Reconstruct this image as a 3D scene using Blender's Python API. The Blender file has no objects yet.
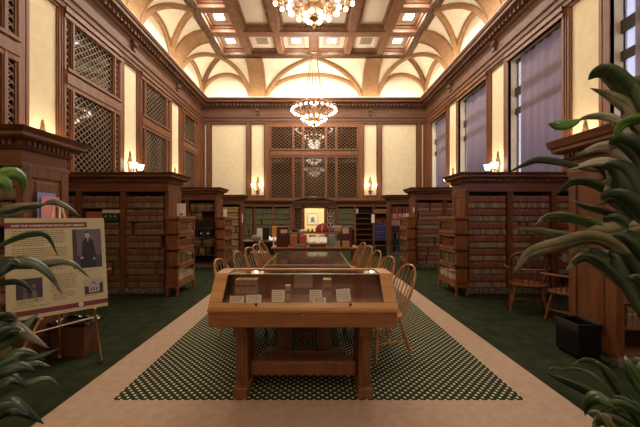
import bpy, bmesh, math, random
from mathutils import Vector, Matrix
random.seed(7)
S = bpy.context.scene
COL = S.collection
PI = math.pi
F = 320.0                       # focal length in pixels of the 640 wide frame (18 mm on 36 mm)
VX, VY, EYE = 314.0, 217.0, 1.5

def P(px, py, Y):
    """world point seen at photo pixel (px,py) at distance Y"""
    return Vector(((px - VX) * Y / F, Y, EYE + (VY - py) * Y / F))

# ------------------------------------------------------------------ materials
def new_mat(name):
    m = bpy.data.materials.new(name); m.use_nodes = True
    nt = m.node_tree; b = nt.nodes['Principled BSDF']
    return m, nt, b

def plain(name, col, rough=0.5, metal=0.0, spec=0.5):
    m, nt, b = new_mat(name)
    b.inputs['Base Color'].default_value = (*col, 1)
    b.inputs['Roughness'].default_value = rough
    b.inputs['Metallic'].default_value = metal
    b.inputs['Specular IOR Level'].default_value = spec
    return m

def noisy(name, c1, c2, scale=(4, 4, 4), nscale=1.0, rough=0.5, detail=4, bump=0.0, metal=0.0, spec=0.5, coords='Object', lo=0.35, hi=0.65):
    m, nt, b = new_mat(name)
    tc = nt.nodes.new('ShaderNodeTexCoord'); mp = nt.nodes.new('ShaderNodeMapping')
    mp.inputs['Scale'].default_value = scale
    no = nt.nodes.new('ShaderNodeTexNoise'); no.inputs['Scale'].default_value = nscale; no.inputs['Detail'].default_value = detail
    cr = nt.nodes.new('ShaderNodeValToRGB')
    cr.color_ramp.elements[0].position = lo; cr.color_ramp.elements[0].color = (*c1, 1)
    cr.color_ramp.elements[1].position = hi; cr.color_ramp.elements[1].color = (*c2, 1)
    L = nt.links.new
    L(tc.outputs[coords], mp.inputs['Vector']); L(mp.outputs[0], no.inputs['Vector'])
    L(no.outputs['Fac'], cr.inputs[0]); L(cr.outputs[0], b.inputs['Base Color'])
    b.inputs['Roughness'].default_value = rough; b.inputs['Metallic'].default_value = metal
    b.inputs['Specular IOR Level'].default_value = spec
    if bump:
        bp = nt.nodes.new('ShaderNodeBump'); bp.inputs['Strength'].default_value = bump; bp.inputs['Distance'].default_value = 0.02
        L(no.outputs['Fac'], bp.inputs['Height']); L(bp.outputs[0], b.inputs['Normal'])
    return m

def emit(name, col, strength):
    m, nt, b = new_mat(name)
    b.inputs['Base Color'].default_value = (*col, 1)
    b.inputs['Emission Color'].default_value = (*col, 1)
    b.inputs['Emission Strength'].default_value = strength
    return m

def glass_mat(name, tint=(1, 1, 1), refl=1.0, rough=0.02):
    m = bpy.data.materials.new(name); m.use_nodes = True
    nt = m.node_tree; nt.nodes.clear()
    out = nt.nodes.new('ShaderNodeOutputMaterial'); mix = nt.nodes.new('ShaderNodeMixShader')
    tr = nt.nodes.new('ShaderNodeBsdfTransparent'); gl = nt.nodes.new('ShaderNodeBsdfGlossy')
    fr = nt.nodes.new('ShaderNodeFresnel'); fr.inputs['IOR'].default_value = 1.45
    mu = nt.nodes.new('ShaderNodeMath'); mu.operation = 'MULTIPLY'; mu.inputs[1].default_value = refl; mu.use_clamp = True
    tr.inputs['Color'].default_value = (*tint, 1); gl.inputs['Roughness'].default_value = rough
    L = nt.links.new
    L(fr.outputs[0], mu.inputs[0]); L(mu.outputs[0], mix.inputs[0])
    L(tr.outputs[0], mix.inputs[1]); L(gl.outputs[0], mix.inputs[2]); L(mix.outputs[0], out.inputs[0])
    return m

M = {}
M['wood']  = noisy('dark_walnut', (0.118, 0.039, 0.016), (0.195, 0.073, 0.031), (7, 7, 0.9), 2.0, 0.38)
M['woodh'] = noisy('dark_walnut_rail', (0.118, 0.039, 0.016), (0.195, 0.073, 0.031), (0.9, 0.9, 9), 2.0, 0.38)
M['trimw'] = noisy('panel_oak', (0.145, 0.052, 0.021), (0.22, 0.086, 0.037), (8, 8, 0.8), 2.0, 0.42)
M['trimd'] = noisy('entablature_oak', (0.10, 0.040, 0.019), (0.155, 0.066, 0.031), (1, 1, 9), 2.0, 0.58)  # same oak as the panelling, darkened to stand for shade at the cornice
M['beam']  = noisy('ceiling_beam_oak', (0.20, 0.088, 0.042), (0.285, 0.132, 0.066), (3, 3, 3), 1.5, 0.5)
M['carve'] = noisy('carved_band', (0.055, 0.028, 0.014), (0.19, 0.10, 0.052), (9, 9, 9), 1.6, 0.5, bump=0.8)
M['rib']   = noisy('cove_rib_graining', (0.25, 0.135, 0.057), (0.34, 0.19, 0.085), (2, 2, 8), 2.0, 0.55)
M['cove']  = noisy('cove_plaster', (0.86, 0.79, 0.66), (0.90, 0.83, 0.70), (1, 1, 1), 2.0, 0.8)
M['coffer'] = noisy('coffer_plaster', (0.92, 0.82, 0.70), (0.94, 0.84, 0.73), (1, 1, 1), 2.0, 0.8)
M['plaster'] = noisy('buff_wall_canvas', (0.82, 0.71, 0.47), (0.88, 0.77, 0.53), (2, 2, 2), 3.0, 0.85)
M['carpet'] = noisy('green_carpet', (0.016, 0.022, 0.009), (0.030, 0.038, 0.017), (1, 1, 1), 5.0, 0.95, bump=0.2, spec=0.1)
M['tan']   = noisy('tan_border_carpet', (0.40, 0.285, 0.205), (0.45, 0.33, 0.245), (1, 1, 1), 14.0, 0.9, bump=0.1, spec=0.1)
M['marble'] = noisy('speckled_plinth_stone', (0.05, 0.045, 0.04), (0.27, 0.24, 0.21), (1, 1, 1), 22.0, 0.5)
M['honey'] = noisy('honey_oak', (0.43, 0.205, 0.07), (0.56, 0.29, 0.11), (0.8, 6, 6), 2.5, 0.35)
M['casew'] = noisy('case_oak', (0.27, 0.105, 0.042), (0.37, 0.155, 0.065), (1.0, 7, 7), 3.0, 0.4)
M['trest'] = noisy('trestle_oak', (0.145, 0.054, 0.023), (0.215, 0.085, 0.037), (7, 7, 1), 3.0, 0.45)
M['lining'] = noisy('case_lining', (0.17, 0.062, 0.034), (0.21, 0.08, 0.045), (3, 3, 3), 3.0, 0.7)
M['chair'] = noisy('chair_maple', (0.36, 0.16, 0.055), (0.50, 0.25, 0.10), (6, 6, 1), 3.0, 0.32)
M['armch'] = noisy('armchair_oak', (0.15, 0.052, 0.02), (0.22, 0.082, 0.03), (6, 6, 1), 3.0, 0.35)
M['tabletop'] = noisy('polished_table_top', (0.42, 0.26, 0.165), (0.50, 0.31, 0.20), (7, 0.8, 1), 2.0, 0.3, spec=0.6)
M['sect']  = noisy('sectional_oak', (0.185, 0.066, 0.026), (0.265, 0.10, 0.042), (6, 6, 1), 2.5, 0.4)
M['brass'] = plain('brass', (0.75, 0.48, 0.20), 0.3, 1.0)
M['gilt']  = noisy('gilded_metal', (0.17, 0.09, 0.045), (0.36, 0.22, 0.115), (12, 12, 12), 2.0, 0.4, metal=0.7)
M['rod']   = plain('dark_brass', (0.16, 0.085, 0.04), 0.5, 0.3)
M['latt']  = plain('lattice_metal', (0.22, 0.125, 0.065), 0.42, 0.35)
M['lattl'] = plain('lattice_metal_lit_tone', (0.26, 0.195, 0.14), 0.45, 0.3)  # lattice metal paled, its lit highlights put into the colour
M['darkmetal'] = plain('dark_metal', (0.03, 0.025, 0.02), 0.4, 0.6)
M['black'] = plain('black_plastic', (0.012, 0.011, 0.012), 0.35)
M['gloss_black'] = plain('black_lacquer', (0.010, 0.008, 0.009), 0.16)
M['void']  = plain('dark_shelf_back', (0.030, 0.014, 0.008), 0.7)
M['white'] = plain('white_paper', (0.84, 0.81, 0.76), 0.8)
M['cream'] = plain('cream_paper', (0.66, 0.55, 0.36), 0.8)
M['grey']  = plain('grey_fabric', (0.30, 0.24, 0.20), 0.8)
M['glass'] = glass_mat('clear_glass', refl=.6)
M['caseglass'] = glass_mat('case_glass', (0.99, 0.98, 0.96), .7)
M['winglass'] = glass_mat('window_glass', (0.95, 0.97, 1.0), 0.8)
M['gridglass'] = plain('dark_interior_glass', (0.016, 0.009, 0.006), 0.05, spec=0.5)
M['bulb']  = emit('lit_bulb', (1.0, 0.80, 0.58), 32.0)
M['shade'] = emit('lit_glass_shade', (1.0, 0.80, 0.56), 7.0)
M['panel_light'] = emit('ceiling_light_diffuser', (1.0, 0.87, 0.72), 22.0)
M['lightframe'] = plain('light_frame_grey', (0.55, 0.47, 0.40), 0.5)

def blind_mat():
    m = bpy.data.materials.new('mauve_blind_cloth'); m.use_nodes = True
    nt = m.node_tree; nt.nodes.clear(); L = nt.links.new
    out = nt.nodes.new('ShaderNodeOutputMaterial'); mix = nt.nodes.new('ShaderNodeMixShader')
    d = nt.nodes.new('ShaderNodeBsdfDiffuse'); t = nt.nodes.new('ShaderNodeBsdfTranslucent')
    d.inputs['Color'].default_value = (0.34, 0.28, 0.30, 1); t.inputs['Color'].default_value = (0.52, 0.44, 0.45, 1)
    mix.inputs[0].default_value = 0.6
    L(d.outputs[0], mix.inputs[1]); L(t.outputs[0], mix.inputs[2]); L(mix.outputs[0], out.inputs[0])
    return m
M['blind'] = blind_mat()

def dot_carpet():
    m, nt, b = new_mat('green_carpet_cream_dots'); L = nt.links.new
    tc = nt.nodes.new('ShaderNodeTexCoord')
    sep = nt.nodes.new('ShaderNodeSeparateXYZ'); L(tc.outputs['Object'], sep.inputs[0])
    def math_(op, a, bb=None):
        n = nt.nodes.new('ShaderNodeMath'); n.operation = op
        for i, q in enumerate((a, bb)):
            if q is None: continue
            if isinstance(q, (int, float)): n.inputs[i].default_value = q
            else: L(q, n.inputs[i])
        return n.outputs[0]
    s = 0.0715 / 2
    x = math_('MULTIPLY', sep.outputs[0], 1 / s); y = math_('MULTIPLY', sep.outputs[1], 1 / s)
    u = math_('MULTIPLY', math_('ADD', x, y), 0.5); v = math_('MULTIPLY', math_('SUBTRACT', x, y), 0.5)
    du = math_('SUBTRACT', math_('FRACT', u), 0.5); dv = math_('SUBTRACT', math_('FRACT', v), 0.5)
    a = math_('LESS_THAN', math_('ABSOLUTE', math_('ADD', du, dv)), 0.29)
    c = math_('LESS_THAN', math_('ABSOLUTE', math_('SUBTRACT', du, dv)), 0.29)
    k = math_('MULTIPLY', a, c)
    mx = nt.nodes.new('ShaderNodeMix'); mx.data_type = 'RGBA'
    L(k, mx.inputs['Factor']); mx.inputs['A'].default_value = (0.026, 0.031, 0.012, 1); mx.inputs['B'].default_value = (0.56, 0.54, 0.40, 1)
    L(mx.outputs['Result'], b.inputs['Base Color'])
    b.inputs['Roughness'].default_value = 0.95; b.inputs['Specular IOR Level'].default_value = 0.1
    return m
M['dots'] = dot_carpet()

# ------------------------------------------------------------------ mesh helpers
class MB:
    def __init__(self): self.v = []; self.f = []; self.m = []
    def add(self, vs, fs, m=0):
        o = len(self.v); self.v += [Vector(p) for p in vs]
        for f in fs: self.f.append([i + o for i in f]); self.m.append(m)
    def box(self, x0, x1, y0, y1, z0, z1, m=0):
        x0, x1 = min(x0, x1), max(x0, x1); y0, y1 = min(y0, y1), max(y0, y1); z0, z1 = min(z0, z1), max(z0, z1)
        vs = [(x0,y0,z0),(x1,y0,z0),(x1,y1,z0),(x0,y1,z0),(x0,y0,z1),(x1,y0,z1),(x1,y1,z1),(x0,y1,z1)]
        self.add(vs, [(0,3,2,1),(4,5,6,7),(0,1,5,4),(1,2,6,5),(2,3,7,6),(3,0,4,7)], m); return self
    def obox(self, c, ax, ay, az, m=0):
        """oriented box: centre and three half-axis vectors"""
        c = Vector(c); ax, ay, az = Vector(ax), Vector(ay), Vector(az)
        vs = [c+sx*ax+sy*ay+sz*az for sz in (-1,1) for sx,sy in ((-1,-1),(1,-1),(1,1),(-1,1))]
        self.add(vs, [(0,3,2,1),(4,5,6,7),(0,1,5,4),(1,2,6,5),(2,3,7,6),(3,0,4,7)], m); return self
    def tube(self, pts, r, seg=8, m=0, closed=False, flat=None):
        pts = [Vector(p) for p in pts]; n = len(pts)
        rs = r if isinstance(r, (list, tuple)) else [r] * n
        tang = []
        for i in range(n):
            if closed: t = pts[(i+1) % n] - pts[i-1]
            else: t = pts[min(i+1, n-1)] - pts[max(i-1, 0)]
            tang.append(t.normalized())
        ref = Vector((0,0,1)) if abs(tang[0].z) < 0.9 else Vector((0,1,0))
        nrm = (ref - tang[0]*ref.dot(tang[0])).normalized()
        vs = []
        for i in range(n):
            nrm = (nrm - tang[i]*nrm.dot(tang[i]))
            nrm = nrm.normalized() if nrm.length > 1e-6 else tang[i].orthogonal().normalized()
            bi = tang[i].cross(nrm)
            for k in range(seg):
                a = 2*PI*k/seg
                vs.append(pts[i] + rs[i]*(math.cos(a)*nrm + math.sin(a)*bi))
        fs = []
        for i in range(n if closed else n-1):
            j = (i+1) % n
            for k in range(seg):
                l = (k+1) % seg
                fs.append((i*seg+k, j*seg+k, j*seg+l, i*seg+l))
        if not closed:
            fs.append(tuple(range(seg))[::-1]); fs.append(tuple((n-1)*seg+k for k in range(seg)))
        self.add(vs, fs, m); return self
    def lathe(self, prof, c=(0,0,0), seg=14, m=0, axis='Z'):
        c = Vector(c); vs = []; fs = []
        for (r, z) in prof:
            for k in range(seg):
                a = 2*PI*k/seg
                q = (r*math.cos(a), r*math.sin(a), z)
                if axis == 'Y': q = (q[0], z, q[1])
                if axis == 'X': q = (z, q[0], q[1])
                vs.append(c + Vector(q))
        n = len(prof)
        for i in range(n-1):
            for k in range(seg):
                l = (k+1) % seg
                fs.append((i*seg+k, i*seg+l, (i+1)*seg+l, (i+1)*seg+k))
        fs.append(tuple(range(seg))[::-1]); fs.append(tuple((n-1)*seg+k for k in range(seg)))
        self.add(vs, fs, m); return self
    def sphere(self, c, r, seg=10, rings=7, m=0, sq=(1,1,1)):
        prof = [(r*math.sin(PI*i/rings) if 0 < i < rings else r*0.02, -r*math.cos(PI*i/rings)) for i in range(rings+1)]
        o = len(self.v); self.lathe(prof, (0,0,0), seg, m)
        for i in range(o, len(self.v)):
            q = self.v[i]; self.v[i] = Vector((q.x*sq[0], q.y*sq[1], q.z*sq[2])) + Vector(c)
        return self
    def prism(self, poly, axis, a, b, m=0):
        """extrude a 2D polygon along axis from a to b; poly coords are the other two axes in order"""
        def mk(p, t):
            if axis == 'X': return (t, p[0], p[1])
            if axis == 'Y': return (p[0], t, p[1])
            return (p[0], p[1], t)
        n = len(poly); vs = [mk(p, a) for p in poly] + [mk(p, b) for p in poly]
        fs = [tuple(range(n))[::-1], tuple(range(n, 2*n))] + [(i, (i+1) % n, n+(i+1) % n, n+i) for i in range(n)]
        self.add(vs, fs, m); return self
    def rect_sweep(self, x0, x1, y0, y1, prof, sx0=1, sx1=1, sy0=1, sy1=1, m=0):
        """mouldings carried round a rectangle; prof = [(offset outward, z)]"""
        vs = []; fs = []
        for (o, z) in prof:
            vs += [(x0-o*sx0, y0-o*sy0, z), (x1+o*sx1, y0-o*sy0, z), (x1+o*sx1, y1+o*sy1, z), (x0-o*sx0, y1+o*sy1, z)]
        for i in range(len(prof)-1):
            for k in range(4):
                l = (k+1) % 4
                fs.append((i*4+k, i*4+l, (i+1)*4+l, (i+1)*4+k))
        self.add(vs, fs, m); return self
    def xform(self, mat):
        self.v = [mat @ p for p in self.v]; return self
    def build(self, name, mats, parent=None, world=False, smooth=False, bevel=0.0, label=None):
        if not isinstance(mats, (list, tuple)): mats = [mats]
        off = Vector((0,0,0))
        if world and parent is not None:
            off = Vector(parent.location)
            q = parent.parent
            while q is not None: off += Vector(q.location); q = q.parent
        me = bpy.data.meshes.new(name)
        me.from_pydata([tuple(p - off) for p in self.v], [], self.f)
        for mt in mats: me.materials.append(mt)
        me.polygons.foreach_set('material_index', self.m)
        bm = bmesh.new(); bm.from_mesh(me); bmesh.ops.recalc_face_normals(bm, faces=bm.faces); bm.to_mesh(me); bm.free()
        if smooth:
            me.polygons.foreach_set('use_smooth', [True]*len(me.polygons))
            me.set_sharp_from_angle(angle=math.radians(40))
        me.update()
        o = bpy.data.objects.new(name, me); COL.objects.link(o)
        if parent is not None: o.parent = parent
        if bevel:
            bv = o.modifiers.new('edge', 'BEVEL'); bv.width = bevel; bv.segments = 2; bv.limit_method = 'ANGLE'
        if label: o['label'] = label
        return o

def tag(o, label=None, cat=None, group=None, kind=None):
    if label: o['label'] = label
    if cat: o['category'] = cat
    if group: o['group'] = group
    if kind: o['kind'] = kind
    return o

def thing(name, label, cat, loc=(0,0,0), rz=0.0, group=None):
    o = bpy.data.objects.new(name, None); COL.objects.link(o)
    o.empty_display_size = 0.1; o.location = loc; o.rotation_euler = (0, 0, rz)
    return tag(o, label, cat, group)

def dup(src, loc=None, rz=None, label=None, group=None, parent=None):
    c = src.copy(); COL.objects.link(c)
    if parent is not None: c.parent = parent
    if loc is not None: c.location = loc
    if rz is not None: c.rotation_euler = (0, 0, rz)
    if label: c['label'] = label
    if group: c['group'] = group
    for ch in list(src.children): dup(ch, parent=c)
    return c

def structure(name, mb, mats, **k):
    o = mb.build(name, mats, **k)
    if k.get('parent') is None: o['kind'] = 'structure'
    return o

def light(name, kind, loc, energy, col, size=0.1, rot=None, sy=None):
    d = bpy.data.lights.new(name, kind); d.energy = energy; d.color = col
    if kind == 'AREA':
        d.size = size
        if sy: d.shape = 'RECTANGLE'; d.size_y = sy
    else: d.shadow_soft_size = size
    o = bpy.data.objects.new(name, d); COL.objects.link(o); o.location = loc
    if rot: o.rotation_euler = rot
    return o

# ------------------------------------------------------------------ room dimensions
WX = 5.6; Y0, Y1 = -2.72, 15.9
CB = [0.32, 3.45, 6.59, 9.72, 12.86]           # pilaster centres along the side walls
PITCH = 3.135
ZC, ZB = 7.27, 8.8                              # top of cornice, underside of beams
D = 1.32; AX = WX - D; YB = Y1 - D; YA = Y0 + D # cove depth and ceiling rectangle
TOP = 9.25

# floor and floor carpets
structure('floor', MB().box(-WX-.3, WX+.3, Y0-.3, Y1+4.2, -.12, 0), M['carpet'])
b = MB()
bx0, bx1, by0, by1 = -2.02, 2.07, 2.25, 9.3
cx0, cx1, cy0, cy1 = -1.645, 1.72, 2.61, 8.92
b.box(bx0, bx1, by0, cy0, 0, .006); b.box(bx0, bx1, cy1, by1, 0, .006)
b.box(bx0, cx0, cy0, cy1, 0, .006); b.box(cx1, bx1, cy0, cy1, 0, .006)
structure('trim_1', b, M['tan'])
tag(MB().box(cx0, cx1, cy0, cy1, 0, .008).build('carpet', M['dots']),
    'dark green carpet strewn with small cream dots under the long tables', 'carpet')

# walls -------------------------------------------------------------------
structure('wall_left', MB().box(-WX-.2, -WX, Y0-.2, Y1+.2, 0, TOP), M['plaster'])
structure('wall_front', MB().box(-WX, WX, Y0-.2, Y0, 0, TOP), M['plaster'])
b = MB()
b.box(-WX, -.5, Y1, Y1+.2, 0, TOP); b.box(.54, WX, Y1, Y1+.2, 0, TOP); b.box(-.5, .54, Y1, Y1+.2, 1.93, TOP)
structure('wall_back', b, M['plaster'])
b = MB()
SILL, HEAD = 2.15, 5.95
wins = [(c+.52, c+PITCH-.61) for c in CB]
wins[-1] = (CB[-1]+.52, Y1-.75)
edges = [Y0-.2]
for a, e in wins: edges += [a, e]
edges.append(Y1+.2)
for i in range(0, len(edges), 2): b.box(WX, WX+.24, edges[i], edges[i+1], SILL, HEAD)
b.box(WX, WX+.24, Y0-.2, Y1+.2, 0, SILL); b.box(WX, WX+.24, Y0-.2, Y1+.2, HEAD, TOP)
structure('wall_right', b, M['plaster'])
# lobby beyond the doorway in the back wall
b = MB(); lx0, lx1, ly1 = -1.5, 1.5, Y1+3.2
b.box(lx0-.1, lx0, Y1+.2, ly1, 0, 2.8); b.box(lx1, lx1+.1, Y1+.2, ly1, 0, 2.8)
b.box(lx0-.1, lx1+.1, ly1, ly1+.1, 0, 2.8); b.box(lx0-.1, lx1+.1, Y1+.2, ly1+.1, 2.8, 2.9)
structure('wall_lobby', b, noisy('lobby_paint', (0.70, 0.56, 0.33), (0.74, 0.60, 0.37), (1,1,1), 2, .85))

# side wall panelling -------------------------------------------------------
def panelling(side):
    s = side; b = MB()
    X = lambda o: s*(WX - o)
    def bx(o, y0, y1, z0, z1): b.box(s*WX, X(o), y0, y1, z0, z1)
    centers = [CB[0]-PITCH] + CB + [Y1]
    for c in CB:
        for sg in (-1, 1):
            q1, q2, q3 = (.43, .53, .48) if sg > 0 else (.46, .62, .56)
            y0, y1 = c+sg*.34, c+sg*q1
            bx(.04, min(y0,y1), max(y0,y1), 0, 6.16)
            bx(.06, min(y0,y1)+.035, max(y0,y1)-.02, 0, 6.16)
            y0, y1 = c+sg*q1, c+sg*q2
            bx(.07, min(y0,y1), max(y0,y1), 0, 6.16)
            y2, y3 = c+sg*q3, c+sg*q2
            bx(.09, min(y2,y3), max(y2,y3), SILL, 6.1)
        bx(.06, c-.36, c+.36, 6.06, 6.16)
        bx(.05, c-.33, c+.33, 0, 2.2)
    for a, e in wins:
        bx(.09, a-.02, e+.02, HEAD-.02, 6.16); bx(.115, a-.05, e+.05, HEAD-.02, HEAD+.06); bx(.14, a-.05, e+.05, 6.06, 6.16)
        bx(.09, a, e, 0, SILL)
        bx(.16, a-.04, e+.04, SILL-.06, SILL+.03)
    bx(.05, Y1-.75, Y1-.02, 0, 6.16)
    bx(.08, Y1-.70, Y1-.48, 0, 6.16); bx(.08, Y1-.35, Y1-.05, 0, 6.16)
    return b
structure('trim_2', panelling(-1), M['trimw'])
structure('trim_3', panelling(1), M['trimw'])

# back wall panelling
b = MB()
def bk(x0, x1, z0, z1, o=.05): b.box(x0, x1, Y1-o, Y1, z0, z1)
for s in (-1, 1):
    for (a, c) in ((2.17, 2.48), (3.10, 3.37), (5.06, 5.33), (5.42, 5.6)):
        bk(s*a, s*c, 2.3, 6.16); bk(s*(a+.05), s*(c-.05), 2.3, 6.16, .085)
        bk(s*a, s*(a+.025), 2.3, 6.16, .075); bk(s*(c-.025), s*c, 2.3, 6.16, .075)
    for (a, c) in ((2.48, 3.10), (3.37, 5.06), (5.33, 5.42)):
        bk(s*a, s*c, 2.2, 2.56); bk(s*a, s*c, 6.1, 6.16)
        bk(s*a, s*c, 2.53, 2.58, .075)
    bk(s*1.1, s*5.6, 0, 2.2, .03)
bk(-2.2, 2.2, 5.95, 6.16, .09); bk(-2.2, 2.2, 1.93, 2.45, .06)
structure('trim_4', b, M['trimw'])

# entablature carried round the room
b = MB()
prof = [(0.0, 6.12), (.10, 6.12), (.10, 6.22), (.13, 6.24), (.13, 6.36), (.17, 6.39), (.17, 6.46), (.08, 6.50), (.08, 6.86), (.14, 6.90), (.17, 6.95),
        (.17, 7.06), (.36, 7.08), (.40, 7.10), (.40, 7.17), (.44, 7.20), (.47, 7.27), (.0, 7.27)]
b.rect_sweep(-WX, WX, Y0, Y1, [(-o, z) for o, z in prof])
ent = structure('trim_5', b, M['trimd'])
d = MB(); n = int((Y1-Y0)/.17)
for i in range(n):
    y = Y0+.3+i*.17
    if y > Y1-.3: break
    for s in (-1, 1): d.box(s*(WX-.17), s*(WX-.29), y, y+.095, 6.945, 7.065)
x = -WX+.3
while x < WX-.3:
    d.box(x, x+.095, Y1-.29, Y1-.17, 6.945, 7.065); x += .17
d.build('dentil_band', M['trimd'], ent)
for c in CB[1:]:
    for s in (-1, 1):
        q = MB().box(s*(WX-.08), s*(WX-.17), c-.07, c+.07, 6.54, 6.84).sphere((s*(WX-.18), c, 6.72), .075).prism([(s*(WX-.08), 6.54), (s*(WX-.16), 6.6), (s*(WX-.08), 6.44)], 'Y', c-.05, c+.05)
        q.build('frieze_boss', M['trimd'], ent, smooth=False)
for xx in (-2.79, 2.79):
    MB().box(xx-.07, xx+.07, Y1-.17, Y1-.08, 6.54, 6.84).sphere((xx, Y1-.18, 6.72), .075).build('frieze_boss', M['trimd'], ent)

# ------------------------------------------------------------------ windows
def lattice(mb, u0, u1, z0, z1, step, w, depth, place):
    """diamond lattice clipped to a rectangle; place(u, z, d) gives the world point"""
    W_, H_ = u1-u0, z1-z0
    for sg in (1, -1):
        c = -H_*.8 if sg == 1 else 0.0
        k = .8                                    # slope of the bars: dz = k*du
        lo, hi = (-W_*1.0/1.0 - H_/k, W_ + H_/k)
        t = lo
        while t < hi:
            # line u = t + s*(z/k)
            pts = []
            za, zb = 0.0, H_
            ua, ub = (t, t + H_/k) if sg == 1 else (t, t - H_/k)
            # clip in u
            def clip(ua, za, ub, zb):
                p0, p1 = 0.0, 1.0; du = ub-ua
                for q, lim in ((-du, ua), (du, W_-ua)):
                    if abs(q) < 1e-9:
                        if lim < 0: return None
                    else:
                        r = lim/q
                        if q < 0: p0 = max(p0, r)
                        else: p1 = min(p1, r)
                if p0 >= p1: return None
                return (ua+p0*du, za+p0*(zb-za), ua+p1*du, za+p1*(zb-za))
            r = clip(ua, za, ub, zb)
            if r and abs(r[2]-r[0]) > .02:
                a0, a1, b0, b1 = r
                L_ = math.hypot(b0-a0, b1-a1); nx, nz = -(b1-a1)/L_*w, (b0-a0)/L_*w
                dd = 0 if sg == 1 else depth
                q = [place(u0+a0+nx, z0+a1+nz, dd), place(u0+a0-nx, z0+a1-nz, dd), place(u0+b0-nx, z0+b1-nz, dd), place(u0+b0+nx, z0+b1+nz, dd),
                     place(u0+a0+nx, z0+a1+nz, dd+depth), place(u0+a0-nx, z0+a1-nz, dd+depth), place(u0+b0-nx, z0+b1-nz, dd+depth), place(u0+b0+nx, z0+b1+nz, dd+depth)]
                mb.add(q, [(0,1,2,3),(4,7,6,5),(0,4,5,1),(1,5,6,2),(2,6,7,3),(3,7,4,0)])
            t += step

def grille_window(name, u0, u1, z0, z1, tz0, tz1, mull, place, wood, lat, step):
    """wooden screen window: frame, mullions, transom, lattice and dark glass behind"""
    root = bpy.data.objects.new(name, None); COL.objects.link(root); root['kind'] = 'structure'
    def bb(mb, ua, ub, za, zb, d0, d1):
        c = [place(ua, za, d0), place(ub, zb, d1)]
        mb.box(c[0][0], c[1][0], c[0][1], c[1][1], c[0][2], c[1][2])
    fr = MB()
    bb(fr, u0, u1, tz0, tz1, 0, .10); bb(fr, u0, u1, tz0+.1, tz1-.1, .1, .13); bb(fr, u0, u1, tz1-.05, tz1+.02, .1, .15)
    bb(fr, u0, u0+.05, z0, z1, 0, .07); bb(fr, u1-.05, u1, z0, z1, 0, .07); bb(fr, u0, u1, z1-.05, z1, 0, .07)
    for (a, c) in mull: bb(fr, a, c, z0, z1, 0, .09); bb(fr, a+.025, c-.025, z0, z1, .09, .11)
    fr.build('window_frame', wood, root, bevel=.008)
    lites = []; e = [u0+.05]
    for a, c in mull: e += [a, c]
    e.append(u1-.05)
    for za, zb in ((z0, tz0), (tz1, z1-.05)):
        l = MB()
        for i in range(0, len(e), 2): lattice(l, e[i], e[i+1], za, zb, step, .0075, .011, lambda u, z, dd: place(u, z, dd+.03))
        l.build('lattice', lat, root)
    g = MB(); bb(g, u0, u1, z0, z1, -.005, .008); g.build('pane', M['gridglass'], root)
    return root

for i, (a, e) in enumerate(wins):
    if i == 0: continue
    grille_window('window_%d' % i, a, e, SILL, HEAD, 4.38, 4.80, [(a+.16, a+.27), (e-.32, e-.20)] if i < 4 else [(a+.16, a+.27), (e-.32, e-.20)],
                  lambda u, z, d: Vector((-WX+d, u, z)), M['trimw'], M['lattl'], .19)
cx = [-2.12, -1.09, -.97, -.60, -.47, .51, .67, 1.04, 1.17, 2.12]
grille_window('window_5', -2.17, 2.17, 2.45, 5.99, 4.43, 4.84, [(-1.09,-.97), (-.60,-.47), (.53,.66), (1.04,1.17)],
              lambda u, z, d: Vector((u, Y1-d, z)), M['trimw'], M['latt'], .20)

# right-hand windows: recessed sashes, with mauve blinds as things of their own
for i, (a, e) in enumerate(wins):
    if i == 0: continue
    root = bpy.data.objects.new('window_%d' % (5+i), None); COL.objects.link(root); root['kind'] = 'structure'
    fr = MB(); x0, x1 = WX+.15, WX+.21
    fr.box(x0, x1, a, a+.06, SILL, HEAD); fr.box(x0+.03, x1, e-.035, e, SILL, HEAD); fr.box(x0, x1, a, e, SILL, SILL+.08); fr.box(x0, x1, a, e, HEAD-.08, HEAD)
    fr.box(x0-.025, x0+.01, a, e, 4.40, 4.58); fr.box(x0-.025, x0+.01, a, e, 4.92, 5.16)
    fr.build('window_frame', plain('dark_sash_paint', (.05,.035,.03), .5) if i == 1 else bpy.data.materials['dark_sash_paint'], root)
    MB().box(WX+.175, WX+.18, a+.05, e-.05, SILL+.05, HEAD-.05).build('pane', M['winglass'], root)
    n = 40; pts = []; m = MB(); vs = []; fs = []
    ya, ye = a+.015, e-.32
    for k in range(n+1):
        y = ya+(ye-ya)*k/n; ox = WX+.085+.018*math.sin(k*.95)+.014*math.sin(k*.41+i)
        vs += [(ox, y, SILL+.04), (ox, y, HEAD-.04)]
    fs = [(2*k, 2*k+2, 2*k+3, 2*k+1) for k in range(n)]
    m.add(vs, fs)
    bl = thing('window_blind', ['', 'mauve cloth window blind beside the big leafy plant, nearest the camera', 'mauve cloth window blind in the tall window above the front right bookcase',
               'mauve cloth window blind in the second window from the back corner', 'mauve cloth window blind in the window next to the back wall corner'][i], 'blind', (WX+.1, (ya+ye)/2, SILL+.04))
    o = m.build('cloth', M['blind'], bl, world=True, smooth=True)
    so = o.modifiers.new('thick', 'SOLIDIFY'); so.thickness = .002
    MB().tube([(WX+.1, ya, HEAD-.04), (WX+.1, ye, HEAD-.04)], .025).build('roller', M['darkmetal'], bl, world=True)
    MB().box(WX+.085, WX+.105, ya, ye, SILL+.03, SILL+.055).build('hem_bar', M['darkmetal'], bl, world=True)

# ------------------------------------------------------------------ ceiling
b = MB(); b.box(-WX-.3, WX+.3, Y0-.3, Y1+.3, TOP, TOP+.1); b.box(-AX-.05, AX+.05, YA-.05, YB+.05, 9.05, TOP-.01)
ceil = structure('ceiling', b, M['coffer'])
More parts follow.
